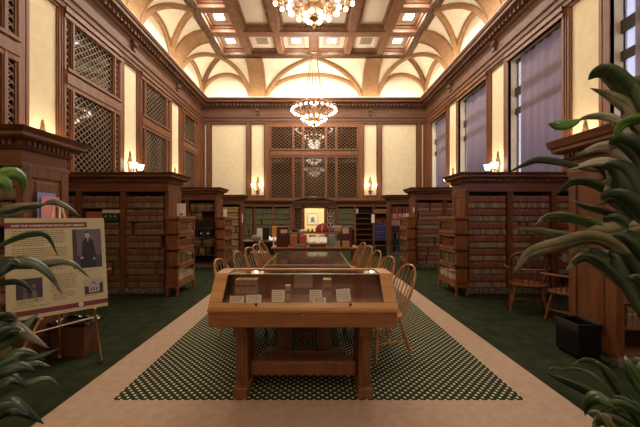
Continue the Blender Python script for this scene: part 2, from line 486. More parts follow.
# beams
b = MB(); BI = 4.05
b.box(-AX, -BI, YA, YB, ZB, 9.06); b.box(BI, AX, YA, YB, ZB, 9.06)
b.box(-BI, BI, YB-.2, YB, ZB, 9.06); b.box(-BI, BI, YA, YA+.2, ZB, 9.06)
b.build('border_beam', M['carve'], ceil); b = MB()
RB0, RB1 = 12.66, 12.98                       # beam between the back row of coffers and the middle field
for y0, y1 in ((RB0, RB1), (2*6.59-RB1, 2*6.59-RB0)): b.box(-BI, BI, y0, y1, ZB+.012, 9.06)
ys = []
y = RB0-1.5
while y > 1.0: ys.append(y); y -= 1.5
for s in (-1, 1):
    b.box(s*3.09, s*2.81, YA+.2, YB-.2, ZB+.006, 9.06)
    for yy in ys: b.box(s*3.09, s*BI, yy, yy+.3, ZB+.012, 9.06)
    for xx in ((0,) if s == 1 else ()) : pass
    b.box(s*1.63, s*1.37, YA+.2, YB-.2, ZB+.018, 9.06)
for y0, y1 in ((RB1, YB-.2), (YA+.2, 2*6.59-RB1)): b.box(-.14, .14, y0, y1, ZB+.018, 9.06)
b.build('beam', M['beam'], ceil)
# carved band round the border
b = MB(); b.rect_sweep(-AX, AX, YA, YB, [(-.04, ZB), (.0, ZB-.02), (.06, ZB-.05), (.10, ZB-.03), (.12, ZB+.04), (.12, ZB+.14)])
b.rect_sweep(-BI, BI, YA+.2, YB-.2, [(.0, ZB-.0), (.05, ZB-.03), (.1, ZB-.0)])
b.build('carved_band', M['carve'], ceil)
# mouldings and dentils in the middle field
b = MB(); my0, my1 = 2*6.59-RB0, RB0
for (x0, x1) in ((-2.81, -1.63), (-1.37, 1.37), (1.63, 2.81)):
    b.rect_sweep(x0, x1, my0, my1, [(0, ZB+.05), (-.05, ZB+.06), (-.08, ZB+.12), (-.08, ZB+.17), (-.16, ZB+.19), (-.18, 9.05)])
    x = x0+.1
    while x < x1-.12: b.box(x, x+.07, my1-.15, my1-.07, ZB+.10, ZB+.18); x += .13
    y = my0+.1
    while y < my1-.12:
        b.box(x0+.07, x0+.15, y, y+.07, ZB+.10, ZB+.18); b.box(x1-.07, x1-.15, y, y+.07, ZB+.10, ZB+.18); y += .13
b.build('dentil_band', M['beam'], ceil)
# raised picture mouldings in the coffers
cols = [(-4.05, -3.09), (-2.81, -1.63), (-1.37, -.14), (.14, 1.37), (1.63, 2.81), (3.09, 4.05)]
b = MB()
rows = [(x0, x1, RB1, YB-.2) for x0, x1 in cols]
yy = [RB0] + ys
for k in range(len(yy)-1):
    for s in (-1, 1): rows.append((min(s*3.09, s*BI), max(s*3.09, s*BI), yy[k+1]+.3, yy[k]))
for (x0, x1, y0, y1) in rows:
    b.rect_sweep(x0, x1, y0, y1, [(0, 8.93), (-.06, 8.95), (-.08, 9.0), (-.08, 9.05)])
b.build('coffer_moulding', M['beam'], ceil)
b = MB()
for (x0, x1, y0, y1) in rows:
    b.rect_sweep(x0, x1, y0, y1, [(-.17, 9.05), (-.18, 9.03), (-.22, 9.03), (-.23, 9.05)])
b.build('panel_bead', M['coffer'], ceil)

# cove: groined plaster vault with ribs
cp = MB(); rib = MB(); H = ZB - ZC + .0; HA = H*.84
def cove_wall(org, U, N, bays, ribs):
    org, U, N = Vector(org), Vector(U), Vector(N)
    W = lambda u, o, z: org + U*u + N*o + Vector((0, 0, z))
    for (uc, wl, wr, ml, mr) in bays:
        for w, sg, mit in ((wl, -1, ml), (wr, 1, mr)):
            n = 14
            def node(k):
                t = 1 - math.cos(PI/2*k/n) if False else math.sin(PI/2*k/n)
                c = math.sqrt(max(0, 1-t*t)); return t, c
            prev = None; gp = []; ap = []
            for k in range(n+1):
                t, c = node(k); u = uc + sg*w*t
                g = W(u, D*(1-t), ZC + H*c); a = W(u, .04, ZC + HA*c)
                lun = [a.lerp(g, q/4) + Vector((0, 0, .10*c*math.sin(PI*q/4))) for q in range(5)]
                th = math.acos(min(1, max(0, t)))
                upper = [W(u, D*(1-math.cos(th+(PI/2-th)*q/5)), ZC + H*math.sin(th+(PI/2-th)*q/5)) for q in range(6)]
                gp.append(g); ap.append(W(u, .07, ZC + HA*c))
                if prev:
                    for A, B in ((prev[0], lun),) + (() if mit else ((prev[1], upper),)):
                        for q in range(len(A)-1):
                            cp.add([A[q], A[q+1], B[q+1], B[q]], [(0, 1, 2, 3)])
                prev = (lun, upper)
            rib.tube(gp, .115, 8); rib.tube(ap, .10, 8)
    for (ua, ub) in ribs:
        n = 12
        for k in range(n):
            q = []
            for kk in (k, k+1):
                th = PI/2*kk/n
                for off in (0, .07):
                    o_ = D*(1-math.cos(th)) + off*math.cos(th); z_ = ZC + H*math.sin(th) - off*math.sin(th)
                    q += [W(ua, o_, z_), W(ub, o_, z_)]
            # order: th0 back(0,1) front(2,3); th1 back(4,5) front(6,7)
            rib.add(q, [(2, 3, 7, 6), (0, 2, 6, 4), (1, 5, 7, 3)])
            for e in (.12, .88):                     # raised edge beads
                pass
        # edge fillets
        for uu in (ua+.05, ub-.05):
            rib.tube([W(uu, D*(1-math.cos(PI/2*k/n)) + .07*math.cos(PI/2*k/n), ZC + H*math.sin(PI/2*k/n) - .07*math.sin(PI/2*k/n)) for k in range(n+1)], .04, 6)
RW = .43
sb = []
L_ = Y1 - Y0
for i in range(len(CB)-1):
    a, e = CB[i]+RW, CB[i+1]-RW; sb.append(((a+e)/2, (e-a)/2, (e-a)/2, 0, 0))
sb.append((YB, YB-(CB[-1]+RW), D, 0, 1)); sb.insert(0, (YA, D, CB[0]-RW-YA, 1, 0))
sr = [(c-RW, c+RW) for c in CB]
cove_wall((-WX, 0, 0), (0, 1, 0), (1, 0, 0), sb, sr)
cove_wall((WX, 0, 0), (0, 1, 0), (-1, 0, 0), sb, sr)
bb_ = [(-AX, D, AX-2.76-.40, 1, 0), (0, 2.36, 2.36, 0, 0), (AX, AX-2.76-.40, D, 0, 1)]
br = [(-2.76-.40, -2.76+.40), (2.76-.40, 2.76+.40)]
cove_wall((0, Y1, 0), (1, 0, 0), (0, -1, 0), bb_, br)
cove_wall((0, Y0, 0), (1, 0, 0), (0, 1, 0), bb_, br)
cp.build('cove', M['cove'], ceil, smooth=True)
rib.build('rib', M['rib'], ceil, smooth=True)
# cream lining of the wall above the cornice (the lunettes)
b = MB(); t = .012
b.box(-WX, -WX+t, Y0, Y1, ZC-.02, TOP); b.box(WX, WX-t, Y0, Y1, ZC-.02, TOP)
b.box(-WX, WX, Y1-t, Y1, ZC-.02, TOP); b.box(-WX, WX, Y0, Y0+t, ZC-.02, TOP)
b.rect_sweep(-WX, WX, Y0, Y1, [(-.44, ZC), (-.44, ZC+.05), (-.40, ZC+.05), (-.40, ZC)])
b.build('lunette', M['cove'], ceil)

# ceiling light panels and vents
def ceiling_light(x, y, label):
    t = thing('ceiling_light', label, 'ceiling light', (x, y, 9.05), 0, 'square ceiling lights in the coffers')
    MB().rect_sweep(-.17, .17, -.17, .17, [(.20, 0), (.20, -.025), (.02, -.03), (0, -.012), (0, 0)]).build('frame', M['lightframe'], t)
    MB().box(-.17, .17, -.17, .17, -.016, -.004).build('diffuser', M['panel_light'], t)
    return t
c0 = ceiling_light(-3.57, 13.7, 'square lit ceiling panel in the coffer at the back left corner of the ceiling')
for x, y, l in ((-.755, 13.7, 'square lit ceiling panel just left of the far chandelier rods'), (.755, 13.7, 'square lit ceiling panel just right of the far chandelier rods'),
                (3.57, 13.7, 'square lit ceiling panel in the coffer at the back right corner of the ceiling'),
                (-3.57, 12.05, 'square lit ceiling panel, second from the back along the left edge'), (3.57, 12.05, 'square lit ceiling panel, second from the back along the right edge')):
    dup(c0, (x, y, 9.05), 0, l)
for k, yy_ in enumerate(ys[1:3]):  # more panels added out of view, for extra light lower in the room
    for s in (-1, 1):
        dup(c0, (s*3.57, yy_+.9, 9.05), 0, 'added unseen square light panel in the %s edge row, %s from the back' % ('left' if s < 0 else 'right', ['third', 'fourth', 'fifth', 'sixth', 'seventh', 'eighth'][k]))
def vent(x, y, label):
    t = thing('ceiling_vent', label, 'vent', (x, y, 9.05))
    MB().box(-.3, .3, -.3, .3, -.012, 0).build('backing', M['coffer'], t)
    g = MB()
    for k in range(9): g.box(-.24, .24, -.25+k*.06, -.225+k*.06, -.02, -.011)
    for k in range(5): g.box(-.24+k*.115, -.225+k*.115, -.25, .25, -.02, -.011)
    g.build('grille', plain('vent_paint', (.30,.24,.19), .6) if 'vent_paint' not in bpy.data.materials else bpy.data.materials['vent_paint'], t)
vent(-2.22, 13.7, 'pale slotted ceiling vent in the coffer left of the middle pair of lights')
vent(2.22, 13.7, 'pale slotted ceiling vent in the coffer right of the middle pair of lights')

# ------------------------------------------------------------------ chandeliers
def chandelier(loc, label):
    t = thing('chandelier', label, 'chandelier', loc, 0, 'ring chandeliers')
    zt = ZB - loc[2]
    r = MB(); rr = .98
    r.tube([(rr*math.cos(a), rr*math.sin(a), 0) for a in [2*PI*k/48 for k in range(48)]], .035, 8, closed=True)
    r.tube([(rr*math.cos(a), rr*math.sin(a), -.09) for a in [2*PI*k/48 for k in range(48)]], .02, 6, closed=True)
    for k in range(26):
        a = 2*PI*k/26; r.lathe([(.02,-.09),(.03,-.05),(.045,.03),(.03,.07)], (rr*math.cos(a), rr*math.sin(a), 0), 8)
    r.build('main_ring', M['gilt'], t, smooth=True)
    r = MB(); r2 = .53; z2 = -.42
    r.tube([(r2*math.cos(a), r2*math.sin(a), z2) for a in [2*PI*k/36 for k in range(36)]], .03, 8, closed=True)
    r.build('lower_ring', M['gilt'], t, smooth=True)
    s = MB()
    for k in range(6):                                 # scrolled arms
        a = 2*PI*k/6; ca, sa = math.cos(a), math.sin(a)
        pts = [(rr*q*ca, rr*q*sa, z) for q, z in ((1, 0), (.85, .10), (.68, .04), (.56, -.16), (.5, -.40), (.36, -.5), (.2, -.48), (.08, -.36))]
        s.tube(pts, .022, 6)
        s.tube([((.72+.10*math.cos(q))*rr*ca, (.72+.10*math.cos(q))*rr*sa, .12+.10*math.sin(q)) for q in [k2*.55 for k2 in range(11)]], .017, 6)
        s.sphere((.62*ca, .62*sa, .02), .06, 8, 6)
        s.tube([(.5*rr*ca, .5*rr*sa, -.4), (.62*ca, .62*sa, -.2), (.8*ca, .8*sa, -.12), (.96*ca, .96*sa, -.03)], .018, 6)
    s.build('scroll_arm', M['gilt'], t, smooth=True)
    st = MB(); st.lathe([(.03,.35),(.09,.30),(.05,.18),(.14,.08),(.17,-.05),(.10,-.2),(.06,-.36),(.16,-.44),(.24,-.52),(.19,-.62),(.07,-.70),(.10,-.74),(.03,-.80)][::-1], (0,0,0), 16)
    st.build('stem_bowl', M['gilt'], t, smooth=True)
    MB().sphere((0,0,-.86), .055).lathe([(.015,-.95),(.03,-.90),(.02,-.86)]).build('finial', M['brass'], t, smooth=True)
    rd = MB()
    for k in range(6):
        a = 2*PI*k/6+.3
        rd.tube([(.12*math.cos(a), .12*math.sin(a), zt), (.33*math.cos(a), .33*math.sin(a), 1.0), (.45*math.cos(a), .45*math.sin(a), 0.02)], .017, 5)
        rd.sphere((.33*math.cos(a), .33*math.sin(a), 1.0), .03, 6, 5)
        rd.tube([(.45*math.cos(a), .45*math.sin(a), 0.02), (rr*math.cos(a), rr*math.sin(a), 0.0)], .014, 5)
    rd.build('hanging_rod', M['rod'], t)
    MB().lathe([(.02,-.16),(.07,-.12),(.10,-.06),(.17,-.03),(.17,0)], (0,0,zt)).build('ceiling_rose', M['gilt'], t, smooth=True)
    pro = MB().sphere((0,0,0), .047, 10, 7).build('bulb', M['bulb'], t, smooth=True); pro.location = (rr, 0, -.115)
    spots = [(rr*math.cos(2*PI*k/26), rr*math.sin(2*PI*k/26), -.115) for k in range(1, 26)]
    spots += [(r2*math.cos(2*PI*k/14), r2*math.sin(2*PI*k/14), z2-.075) for k in range(14)]
    spots += [(.2*math.cos(2*PI*k/7), .2*math.sin(2*PI*k/7), -.70) for k in range(7)]
    for q in spots: dup(pro, q, parent=t)
    return t
ch = chandelier((0, 14.3, 6.37), 'far brass ring chandelier of bare bulbs, hanging whole before the back wall')
dup(ch, (0, 6.75, 6.42), 0, 'near brass ring chandelier cut off by the top edge of the photo')
dup(ch, (0, -.7, 6.42), 0, 'third brass ring chandelier added out of view behind the camera')  # unseen fitting, added to light surfaces that face the camera

# ------------------------------------------------------------------ sconces
def sconce(loc, rz, label):
    t = thing('wall_sconce', label, 'wall lamp', loc, rz, 'gilded two-light wall sconces')
    p = MB()      # local: wall plane y=0, room towards -y
    p.prism([(-.05,-.42),(.05,-.42),(.09,-.28),(.06,-.15),(.10,0),(.13,.12),(.08,.24),(.05,.3),(.03,.42),(0,.48),(-.03,.42),(-.05,.3),(-.08,.24),(-.13,.12),(-.10,0),(-.06,-.15),(-.09,-.28)], 'Y', -.03, 0)
    p.sphere((0,-.04,.1), .06).sphere((0,-.03,.36), .03).sphere((0,-.05,-.2), .05)
    p.build('back_plate', M['gilt'], t, smooth=False, bevel=.008)
    for s in (-1, 1):
        MB().tube([(0,-.04,-.18), (s*.06,-.10,-.26), (s*.14,-.17,-.24), (s*.19,-.22,-.14), (s*.19,-.22,-.10)], .014, 6).lathe([(.015,-.14),(.05,-.11),(.055,-.10)], (s*.19,-.22,0), 10).build('arm', M['gilt'], t, smooth=True)
        MB().lathe([(.035,-.10),(.07,-.06),(.092,.0),(.10,.06),(.115,.085),(.105,.08),(.085,0),(.03,-.08)], (s*.19,-.22,0), 14).build('glass_shade', M['shade'], t, smooth=True)
    return t
zs = 3.03
sc = sconce((-2.79, Y1-.0, zs), 0, 'gilded wall sconce on the back wall left of the dark lattice screen')
scs = [(2.79, Y1, zs, 0, 'gilded wall sconce on the back wall right of the dark lattice screen')]
names = {6.59: ('above the front left bookcase, only its tip clear of the woodwork', 'hidden by the big plant above the front right bookcase'), 9.72: ('on the pilaster just above the long front left bookcase', 'on the pilaster just above the long front right bookcase'),
         12.86: ('above the third left bookcase, only its tip showing', 'above the third right bookcase, only its tip showing')}
for c in (6.59, 9.72, 12.86):
    scs.append((-WX, c, zs, PI/2, 'gilded wall sconce ' + names[c][0])); scs.append((WX, c, zs, -PI/2, 'gilded wall sconce ' + names[c][1]))
for x, y, z, r, l in scs: dup(sc, (x, y, z), r, l)

# ------------------------------------------------------------------ bookcases
SHELF_Z = [.127 + .26*k for k in range(7)]
def bookcase(name, label, x_end, sgn, yf, depth, bays, endpanel=True, ztop=2.36):
    """x_end: aisle end; sgn: +1 runs to the right-hand wall, -1 to the left; bays = list of clear (x0,x1)"""
    xw = sgn*(WX-.12)
    t = thing(name, label, 'bookcase', ((x_end+xw)/2, yf+depth/2, 0), 0)
    xa, xb = min(x_end, xw), max(x_end, xw)
    w = dict(parent=t, world=True)
    MB().box(xa+.03, xb-.03, yf+.27, yf+depth-.004, .1, 2.0).build('carcass', [M['wood']], **w)
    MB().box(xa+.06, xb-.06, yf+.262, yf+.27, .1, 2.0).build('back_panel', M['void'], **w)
    # plinth
    MB().box(xa-(.0 if sgn > 0 else 0), xb, yf-.0, yf+depth, 0, .10).build('plinth', M['marble'], **w)
    # end panel
    e = MB(); xe = x_end
    xi = x_end + sgn*.06
    e.box(xe, xi, yf, yf+depth, .1, 2.02)
    o = -sgn*.015
    e.box(xe, xe+o, yf, yf+.10, .1, 2.02); e.box(xe, xe+o, yf+depth-.10, yf+depth, .1, 2.02)
    for z0, z1 in ((.1, .26), (1.02, 1.12), (1.90, 2.02)): e.box(xe, xe+o, yf+.1, yf+depth-.1, z0, z1)
    for z0, z1 in ((.30, .98), (1.16, 1.86)): e.box(xe, xe+o*.6, yf+.15, yf+depth-.15, z0, z1)
    e.build('end_panel', M['wood'], bevel=.004, **w)
    # uprights between bays
    bs = sorted(bays); ed = [xa+(.06 if sgn > 0 else 0)]
    for x0, x1 in bs: ed += [x0, x1]
    ed.append(xb-(.06 if sgn < 0 else 0))
    for k in range(0, len(ed), 2):
        if ed[k+1]-ed[k] > .01: MB().box(ed[k], ed[k+1], yf, yf+.27, .1, 2.0).build('upright', M['wood'], bevel=.004, **w)
    for x0, x1 in bs:
        for z in SHELF_Z: MB().box(x0, x1, yf+.015, yf+.262, z-.022, z).build('shelf', M['woodh'], **w)
    MB().box(xa, xb, yf, yf+depth, 2.0, 2.2).rect_sweep(xa, xb, yf, yf+depth, [(0, 2.0), (.02, 2.0), (.02, 2.03), (0, 2.04)], sx0=1 if sgn > 0 else 0, sx1=0 if sgn > 0 else 1).build('frieze', M['woodh'], **w)
    s0, s1 = (1, 0) if sgn > 0 else (0, 1)
    c = MB(); c.rect_sweep(xa, xb, yf, yf+depth, [(0, 2.16), (.03, 2.17), (.04, 2.2), (.04, 2.24), (.11, 2.26), (.13, 2.28), (.13, 2.31), (.15, 2.33), (.17, ztop), (-.02, ztop)], sx0=s0, sx1=s1)
    c.box(xa, xb, yf, yf+depth, 2.18, ztop-.004)
    x = xa
    while x < xb-.03: c.box(x, x+.03, yf-.07, yf-.03, 2.2, 2.245); x += .058
    y = yf
    while y < yf+depth-.03:
        c.box(xe-sgn*.03, xe-sgn*.07, y, y+.03, 2.2, 2.245); y += .058
    c.build('cornice', M['woodh'], **w)
    return t
ROWS = [c-.32 for c in CB[1:]]                  # fronts of the four rows
DEP = .58
XL, XR = -2.86, 2.975
bl_ = [(XL-.07-.76, XL-.07), (XL-.94-.76, XL-.94), (XL-1.81-.76, XL-1.81)]
br_ = [(XR+.07, XR+.07+.75), (XR+.93, XR+.93+.76), (XR+1.80, XR+1.80+.70)]
place = ['nearest the camera', 'of law reports, first long run past the nearest one', 'second run back', 'last run before the back wall']
for k, y in enumerate(ROWS):
    bookcase('bookcase', ['tall walnut bookcase end behind the poster easel', 'long walnut bookcase of brown law reports behind and right of the poster',
             'walnut bookcase with dark shelves and black label boxes on the left side', 'walnut bookcase of tan-yellow volumes on the left side near the back wall'][k], XL, -1, y, DEP, bl_)
    bookcase('bookcase', ['tall walnut bookcase end beside the black bin and large plant', 'long walnut bookcase of red and tan law reports behind the two armchairs',
             'walnut bookcase of red banded volumes, second behind the armchairs on the right side', 'walnut bookcase of mixed pink, white and black volumes at the back right'][k], XR if k else 3.03, 1, y if k else 3.19, DEP if k else .6, br_ if k else [(3.10, 3.85), br_[1], br_[2]], ztop=2.36 if k else 2.41)

# back wall bookcases
def wall_case(label, x0, x1, ups, yf, shelves=SHELF_Z):
    t = thing('wall_bookcase', label, 'bookcase', ((x0+x1)/2, yf, 0)); w = dict(parent=t, world=True)
    yb = Y1-.05
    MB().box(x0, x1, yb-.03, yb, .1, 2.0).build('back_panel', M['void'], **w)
    MB().box(x0, x1, yf, yb, 0, .1).build('plinth', M['marble'], **w)
    for a, c in ups: MB().box(a, c, yf, yb-.03, .1, 2.0).build('upright', M['trimw'], **w)
    for k in range(len(ups)-1):
        for z in shelves: MB().box(ups[k][1], ups[k+1][0], yf+.01, yb-.03, z-.022, z).build('shelf', M['trimw'], **w)
    MB().box(x0, x1, yf, yb, 2.0, 2.2).build('frieze', M['trimw'], **w)
    c = MB(); c.rect_sweep(x0, x1, yf, yb, [(0, 2.12), (.03, 2.14), (.05, 2.2), (.11, 2.22), (.13, 2.27), (.14, 2.30), (-.02, 2.30)], sy1=0, sx0=0, sx1=0); c.box(x0, x1, yf, yb, 2.14, 2.295)
    c.build('cornice', M['trimd'], **w)
    return t
YF = 15.5
ul = [(-5.55,-5.45), (-4.66,-4.58), (-3.80,-3.72), (-2.93,-2.85), (-2.04,-1.96), (-1.16,-1.05)]
ur = [(-c, -a) for a, c in ul[::-1]]
wall_case('green filled bookcase built along the back wall left of the doorway', -5.55, -1.05, ul, YF)
wall_case('half empty bookcase built along the back wall right of the doorway', 1.05, 5.55, ur, YF)

# doorway surround with pediment and scrolled side grilles
t = bpy.data.objects.new('door_1', None); COL.objects.link(t); t.location = (0.02, YF, 0); t['kind'] = 'structure'; w = dict(parent=t, world=True)
YD = YF+.05
f = MB()
for a, c in ((-1.05, -.96), (-.60, -.46), (.50, .64), (.99, 1.05)): f.box(a, c, YD, Y1, 0, 2.05)
f.box(-1.05, 1.05, YD, Y1-.06, 1.93, 2.12)
f.build('jamb', M['trimw'], bevel=.006, **w)
f = MB(); f.box(-1.1, 1.1, YD-.08, Y1-.06, 2.1, 2.2); f.box(-1.15, 1.15, YD-.14, Y1-.06, 2.2, 2.25)
n = 16
arc = [(-1.12+2.24*k/n, 2.25+.27*math.sin(PI*k/n)) for k in range(n+1)]
arc2 = [(-1.05+2.1*k/n, 2.25+.19*math.sin(PI*k/n)) for k in range(n+1)]
for k in range(n):
    f.prism([arc[k], arc[k+1], arc2[k+1], arc2[k]], 'Y', YD-.16, YD+.12)
f.prism(arc2, 'Y', YD-.02, YD+.1)
f.build('pediment', M['trimd'], **w)
f = MB()
f.box(-.11, .13, YD-.20, YD-.05, 2.33, 2.44); f.sphere((.01, YD-.18, 2.42), .09, 10, 6, sq=(1.7, .7, .7)); f.sphere((-.2, YD-.14, 2.38), .05); f.sphere((.22, YD-.14, 2.38), .05)
f.build('cartouche', M['carve'], **w)
for x0, x1, mt in ((-.96, -.60, M['latt']), (.64, .99, plain('scroll_metal_backlit_tone', (.62,.55,.42), .5))):  # right grille paled to stand for light coming from behind
    g = MB(); cxm = (x0+x1)/2
    for k in range(5):
        z = .45+k*.33
        for s in (-1, 1):
            g.tube([(cxm+s*.08+.075*math.cos(a), YD+.12, z+.085*math.sin(a)) for a in [2*PI*q/14 for q in range(14)]], .017, 6, closed=True)
            g.tube([(cxm+s*.02, YD+.12, z+.08), (cxm+s*.1, YD+.12, z+.16), (cxm+s*.15, YD+.12, z+.25)], .015, 5)
        g.sphere((cxm, YD+.12, z+.17), .035, 6, 5)
    g.box(x0, x0+.02, YD+.11, YD+.13, 0.1, 1.93); g.box(x1-.02, x1, YD+.11, YD+.13, .1, 1.93)
    g.build('scroll_grille', mt, **w)
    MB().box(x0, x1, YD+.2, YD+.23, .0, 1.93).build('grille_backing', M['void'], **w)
# picture in the lobby
t = thing('picture', 'small pale framed picture on the lit lobby wall beyond the doorway', 'picture', (.0, ly1, 1.3)); w = dict(parent=t, world=True)
MB().rect_sweep(-.30, .36, 0, 0, []) if False else None
q = MB()
px0, px1, pz0, pz1 = -.38, .22, 1.06, 1.70
q.box(px0-.03, px0, ly1-.03, ly1, pz0-.03, pz1+.03); q.box(px1, px1+.03, ly1-.03, ly1, pz0-.03, pz1+.03); q.box(px0, px1, ly1-.03, ly1, pz1, pz1+.03); q.box(px0, px1, ly1-.03, ly1, pz0-.03, pz0)
q.build('frame', plain('grey_frame', (.28,.27,.24), .5), **w)
MB().box(px0, px1, ly1-.012, ly1, pz0, pz1).build('mat_board', plain('pale_grey_print', (.55,.55,.52), .7), **w)
MB().sphere((-.08, ly1-.012, 1.36), .11, 8, 6, sq=(1, .02, 1.2)).box(-.2, .04, ly1-.016, ly1-.01, 1.19, 1.26).build('print', plain('print_ink', (.12,.14,.2), .7), **w)

# ------------------------------------------------------------------ books
def book_mesh(nm, bw, bd, bh, cover, bands, pages=None):
    """spine towards -Y, origin bottom centre of the spine; bands = [(fraction, material)] from the bottom"""
    mats = [cover, pages or M['cream']] + [m for _, m in bands]
    b = MB(); x = bw/2
    b.box(-x, x, .004, bd, 0, bh, 0)
    z = 0
    for k, (fr, _) in enumerate(bands):
        z1 = min(bh, z+fr*bh); b.box(-x+.001, x-.001, 0, .006, z, z1, 2+k); z = z1
    b.box(-x+.004, x-.004, .012, bd-.004, bh-.002, bh+.0005, 1)
    me = b.build(nm, mats); m = me.data
    bpy.data.objects.remove(me)
    return m
def shelf_books(mesh_list, x0, x1, yfront, zlist, name, labelf, group, wid, gap_prob=0.0, limit=None, jit=.012, kinds=None, fill=1.0):
    n = 0
    for r, z in zlist:
        x = x0 + .004
        end = x0 + (x1-x0)*fill
        while x + wid <= end:
            if random.random() >= gap_prob:
                me = random.choice(mesh_list)
                o = bpy.data.objects.new(name, me); COL.objects.link(o)
                o.location = (x+wid/2, yfront+random.uniform(0, jit), z)
                tag(o, labelf(r), 'book', group(r)); n += 1
            x += wid + .0045
    return n
def stuff_books(mesh, spans, name, label, wid, cat='books'):
    mb = MB(); src_v = [v.co.copy() for v in mesh.vertices]; src_f = [(tuple(p.vertices), p.material_index) for p in mesh.polygons]
    for (x0, x1, yf, zl) in spans:
        for z in zl:
            x = x0+.004
            while x+wid <= x1:
                if random.random() > .03:
                    off = Vector((x+wid/2, yf+random.uniform(0, .012), z)); o = len(mb.v)
                    mb.v += [p+off for p in src_v]
                    for f_, mi in src_f: mb.f.append([i+o for i in f_]); mb.m.append(mi)
                x += wid+.0015
    o = mb.build(name, list(mesh.materials)); return tag(o, label, cat, kind='stuff')

red = plain('red_spine_label', (.28, .07, .062), .6); dred = plain('dark_red_label', (.20, .055, .04), .6)
blk = plain('black_spine_label', (.018, .014, .012), .6); tanc = plain('tan_buckram', (.27, .225, .165), .75); tan3 = plain('grey_tan_buckram', (.20, .17, .13), .75); tan2 = plain('light_tan_buckram', (.34, .28, .21), .75)
olv2 = plain('pale_olive_buckram', (.27, .195, .115), .75); olv = plain('olive_buckram', (.22, .155, .09), .75); brn = plain('brown_buckram', (.19, .11, .06), .75); grn = plain('green_buckram', (.13, .135, .065), .75)
grn2 = plain('dark_green_buckram', (.10, .11, .052), .75); yel = plain('tan_yellow_buckram', (.44, .30, .13), .75); gold = plain('gold_stamp', (.45, .3, .12), .4, .4)
W_ = .0475
redB = [book_mesh('book_r', W_, .19, h, c, [(.40, c), (.13, blk), (.38, red), (.09, c)]) for h, c in ((.225, tanc), (.222, tan2), (.230, tan3), (.218, tan2), (.226, tan3))]
brnB = [book_mesh('book_b', W_, .19, h, c, [(.44, c), (.09, blk), (.30, q), (.17, c)]) for h, c, q in ((.224, olv2, dred), (.215, olv, dred), (.222, olv, dred), (.210, brn, dred), (.218, olv, brn))]
drkB = [book_mesh('book_d', W_, .19, h, c, [(.6, c), (.08, gold), (.32, c)]) for h, c in ((.21, brn), (.215, plain('umber_cloth', (.08, .045, .03), .7)), (.205, brn))]
grnB = [book_mesh('book_g', .062, .2, h, c, [(.55, c), (.07, blk), (.38, c)]) for h, c in ((.215, grn), (.21, grn2), (.218, grn))]
yelB = [book_mesh('book_y', .055, .2, h, c, [(.55, c), (.12, q), (.33, c)]) for h, c, q in ((.21, yel, brn), (.2, yel, dred), (.215, plain('straw_buckram', (.42, .29, .13), .75), brn))]
ordn = ['bottom', 'second lowest', 'third lowest', 'middle', 'third highest', 'second highest', 'top']
zl = list(enumerate(SHELF_Z))
bayn = ['bay nearest the aisle', 'middle bay', 'bay nearest the wall']
y = ROWS[1]
for k, (x0, x1) in enumerate(br_):
    shelf_books(redB, x0, x1, y+.02, [(r, z) for r, z in zl if not (k == 2 and r < 1)], 'law_book', lambda r, k=k: 'tan red-labelled law volume, %s shelf, %s, behind the armchairs' % (ordn[r], bayn[k]),
                lambda r, k=k: 'red labelled law volumes on the %s shelf, %s' % (ordn[r], bayn[k]), W_, .02)
for k, (x0, x1) in enumerate(bl_):
    zz = [(r, z) for r, z in zl if not (k == 1 and r == 5) and not (k == 2 and r < 2)]
    shelf_books(brnB, x0, x1, y+.02, zz, 'law_report', lambda r, k=k: 'brown law report, %s shelf, %s, bookcase behind the poster' % (ordn[r], bayn[k]),
                lambda r, k=k: 'brown law reports on the %s shelf, %s' % (ordn[r], bayn[k]), W_, .03)
# second and third shelf row of the poster-side middle bay: brown box and green file box among books
x0, x1 = bl_[1]
tb = thing('file_box', 'dark green file box with pale lid on the shelf right of the poster', 'file box', (x1-.17, y+.07, SHELF_Z[5])); 
MB().box(-.15, .15, -.1, .12, 0, .15).build('body', plain('green_box_board', (.030, .055, .035), .6), tb)
MB().box(-.155, .155, -.105, .125, .15, .215).build('lid', plain('pale_lid', (.68, .58, .52), .7), tb)
q = MB()
for k in (-.09, 0, .09): q.lathe([(.014, -.104), (.014, -.1)], (k, 0, .09), 8, axis='Y')
q.build('rivet', M['white'], tb)
tag(MB().box(x1-.66, x1-.34, y-.01, y+.2, SHELF_Z[5], SHELF_Z[5]+.18).build('archive_box', plain('rust_brown_box', (.36, .125, .06), .6), bevel=.006), 'rust brown archive box on the shelf left of the green file box', 'box')

# second row, left: dark binders with white labels
y = ROWS[2]; x0, x1 = bl_[0]
lab = plain('white_spine_label', (.75, .72, .68), .7); bind = plain('black_binder_cloth', (.014, .012, .013), .5)
binB = [book_mesh('binder', .062, .21, .2, bind, [(.45, bind), (.2, lab), (.35, bind)])]
binB2 = [book_mesh('binder_p', .062, .21, .2, bind, [(1, bind)])]
shelf_books(drkB, x0, x1, y+.02, [zl[6]], 'brown_volume', lambda r: 'dark brown volume on the top shelf of the dark left bookcase', lambda r: 'dark brown volumes on the top shelf', W_, .03)
shelf_books(drkB, x0, x1, y+.02, [zl[5]], 'brown_volume', lambda r: 'dark brown volume on the second shelf down of the dark left bookcase', lambda r: 'dark brown volumes on the second shelf down', W_, .05, fill=.55)
shelf_books(binB2, x0, x1, y+.02, [zl[4]], 'black_binder', lambda r: 'plain black binder on the shelf above the white labelled ones', lambda r: 'plain black binders', .062, .25)
shelf_books(binB + binB2, x0, x1, y+.02, [zl[3]], 'labelled_binder', lambda r: 'black binder from the row with white spine labels', lambda r: 'white labelled black binders', .062, .2)
shelf_books(drkB, x0, x1, y+.02, [zl[2]], 'brown_volume', lambda r: 'dark brown volume on the shelf under the white labelled binders', lambda r: 'dark brown volumes under the labelled binders', W_, .05)
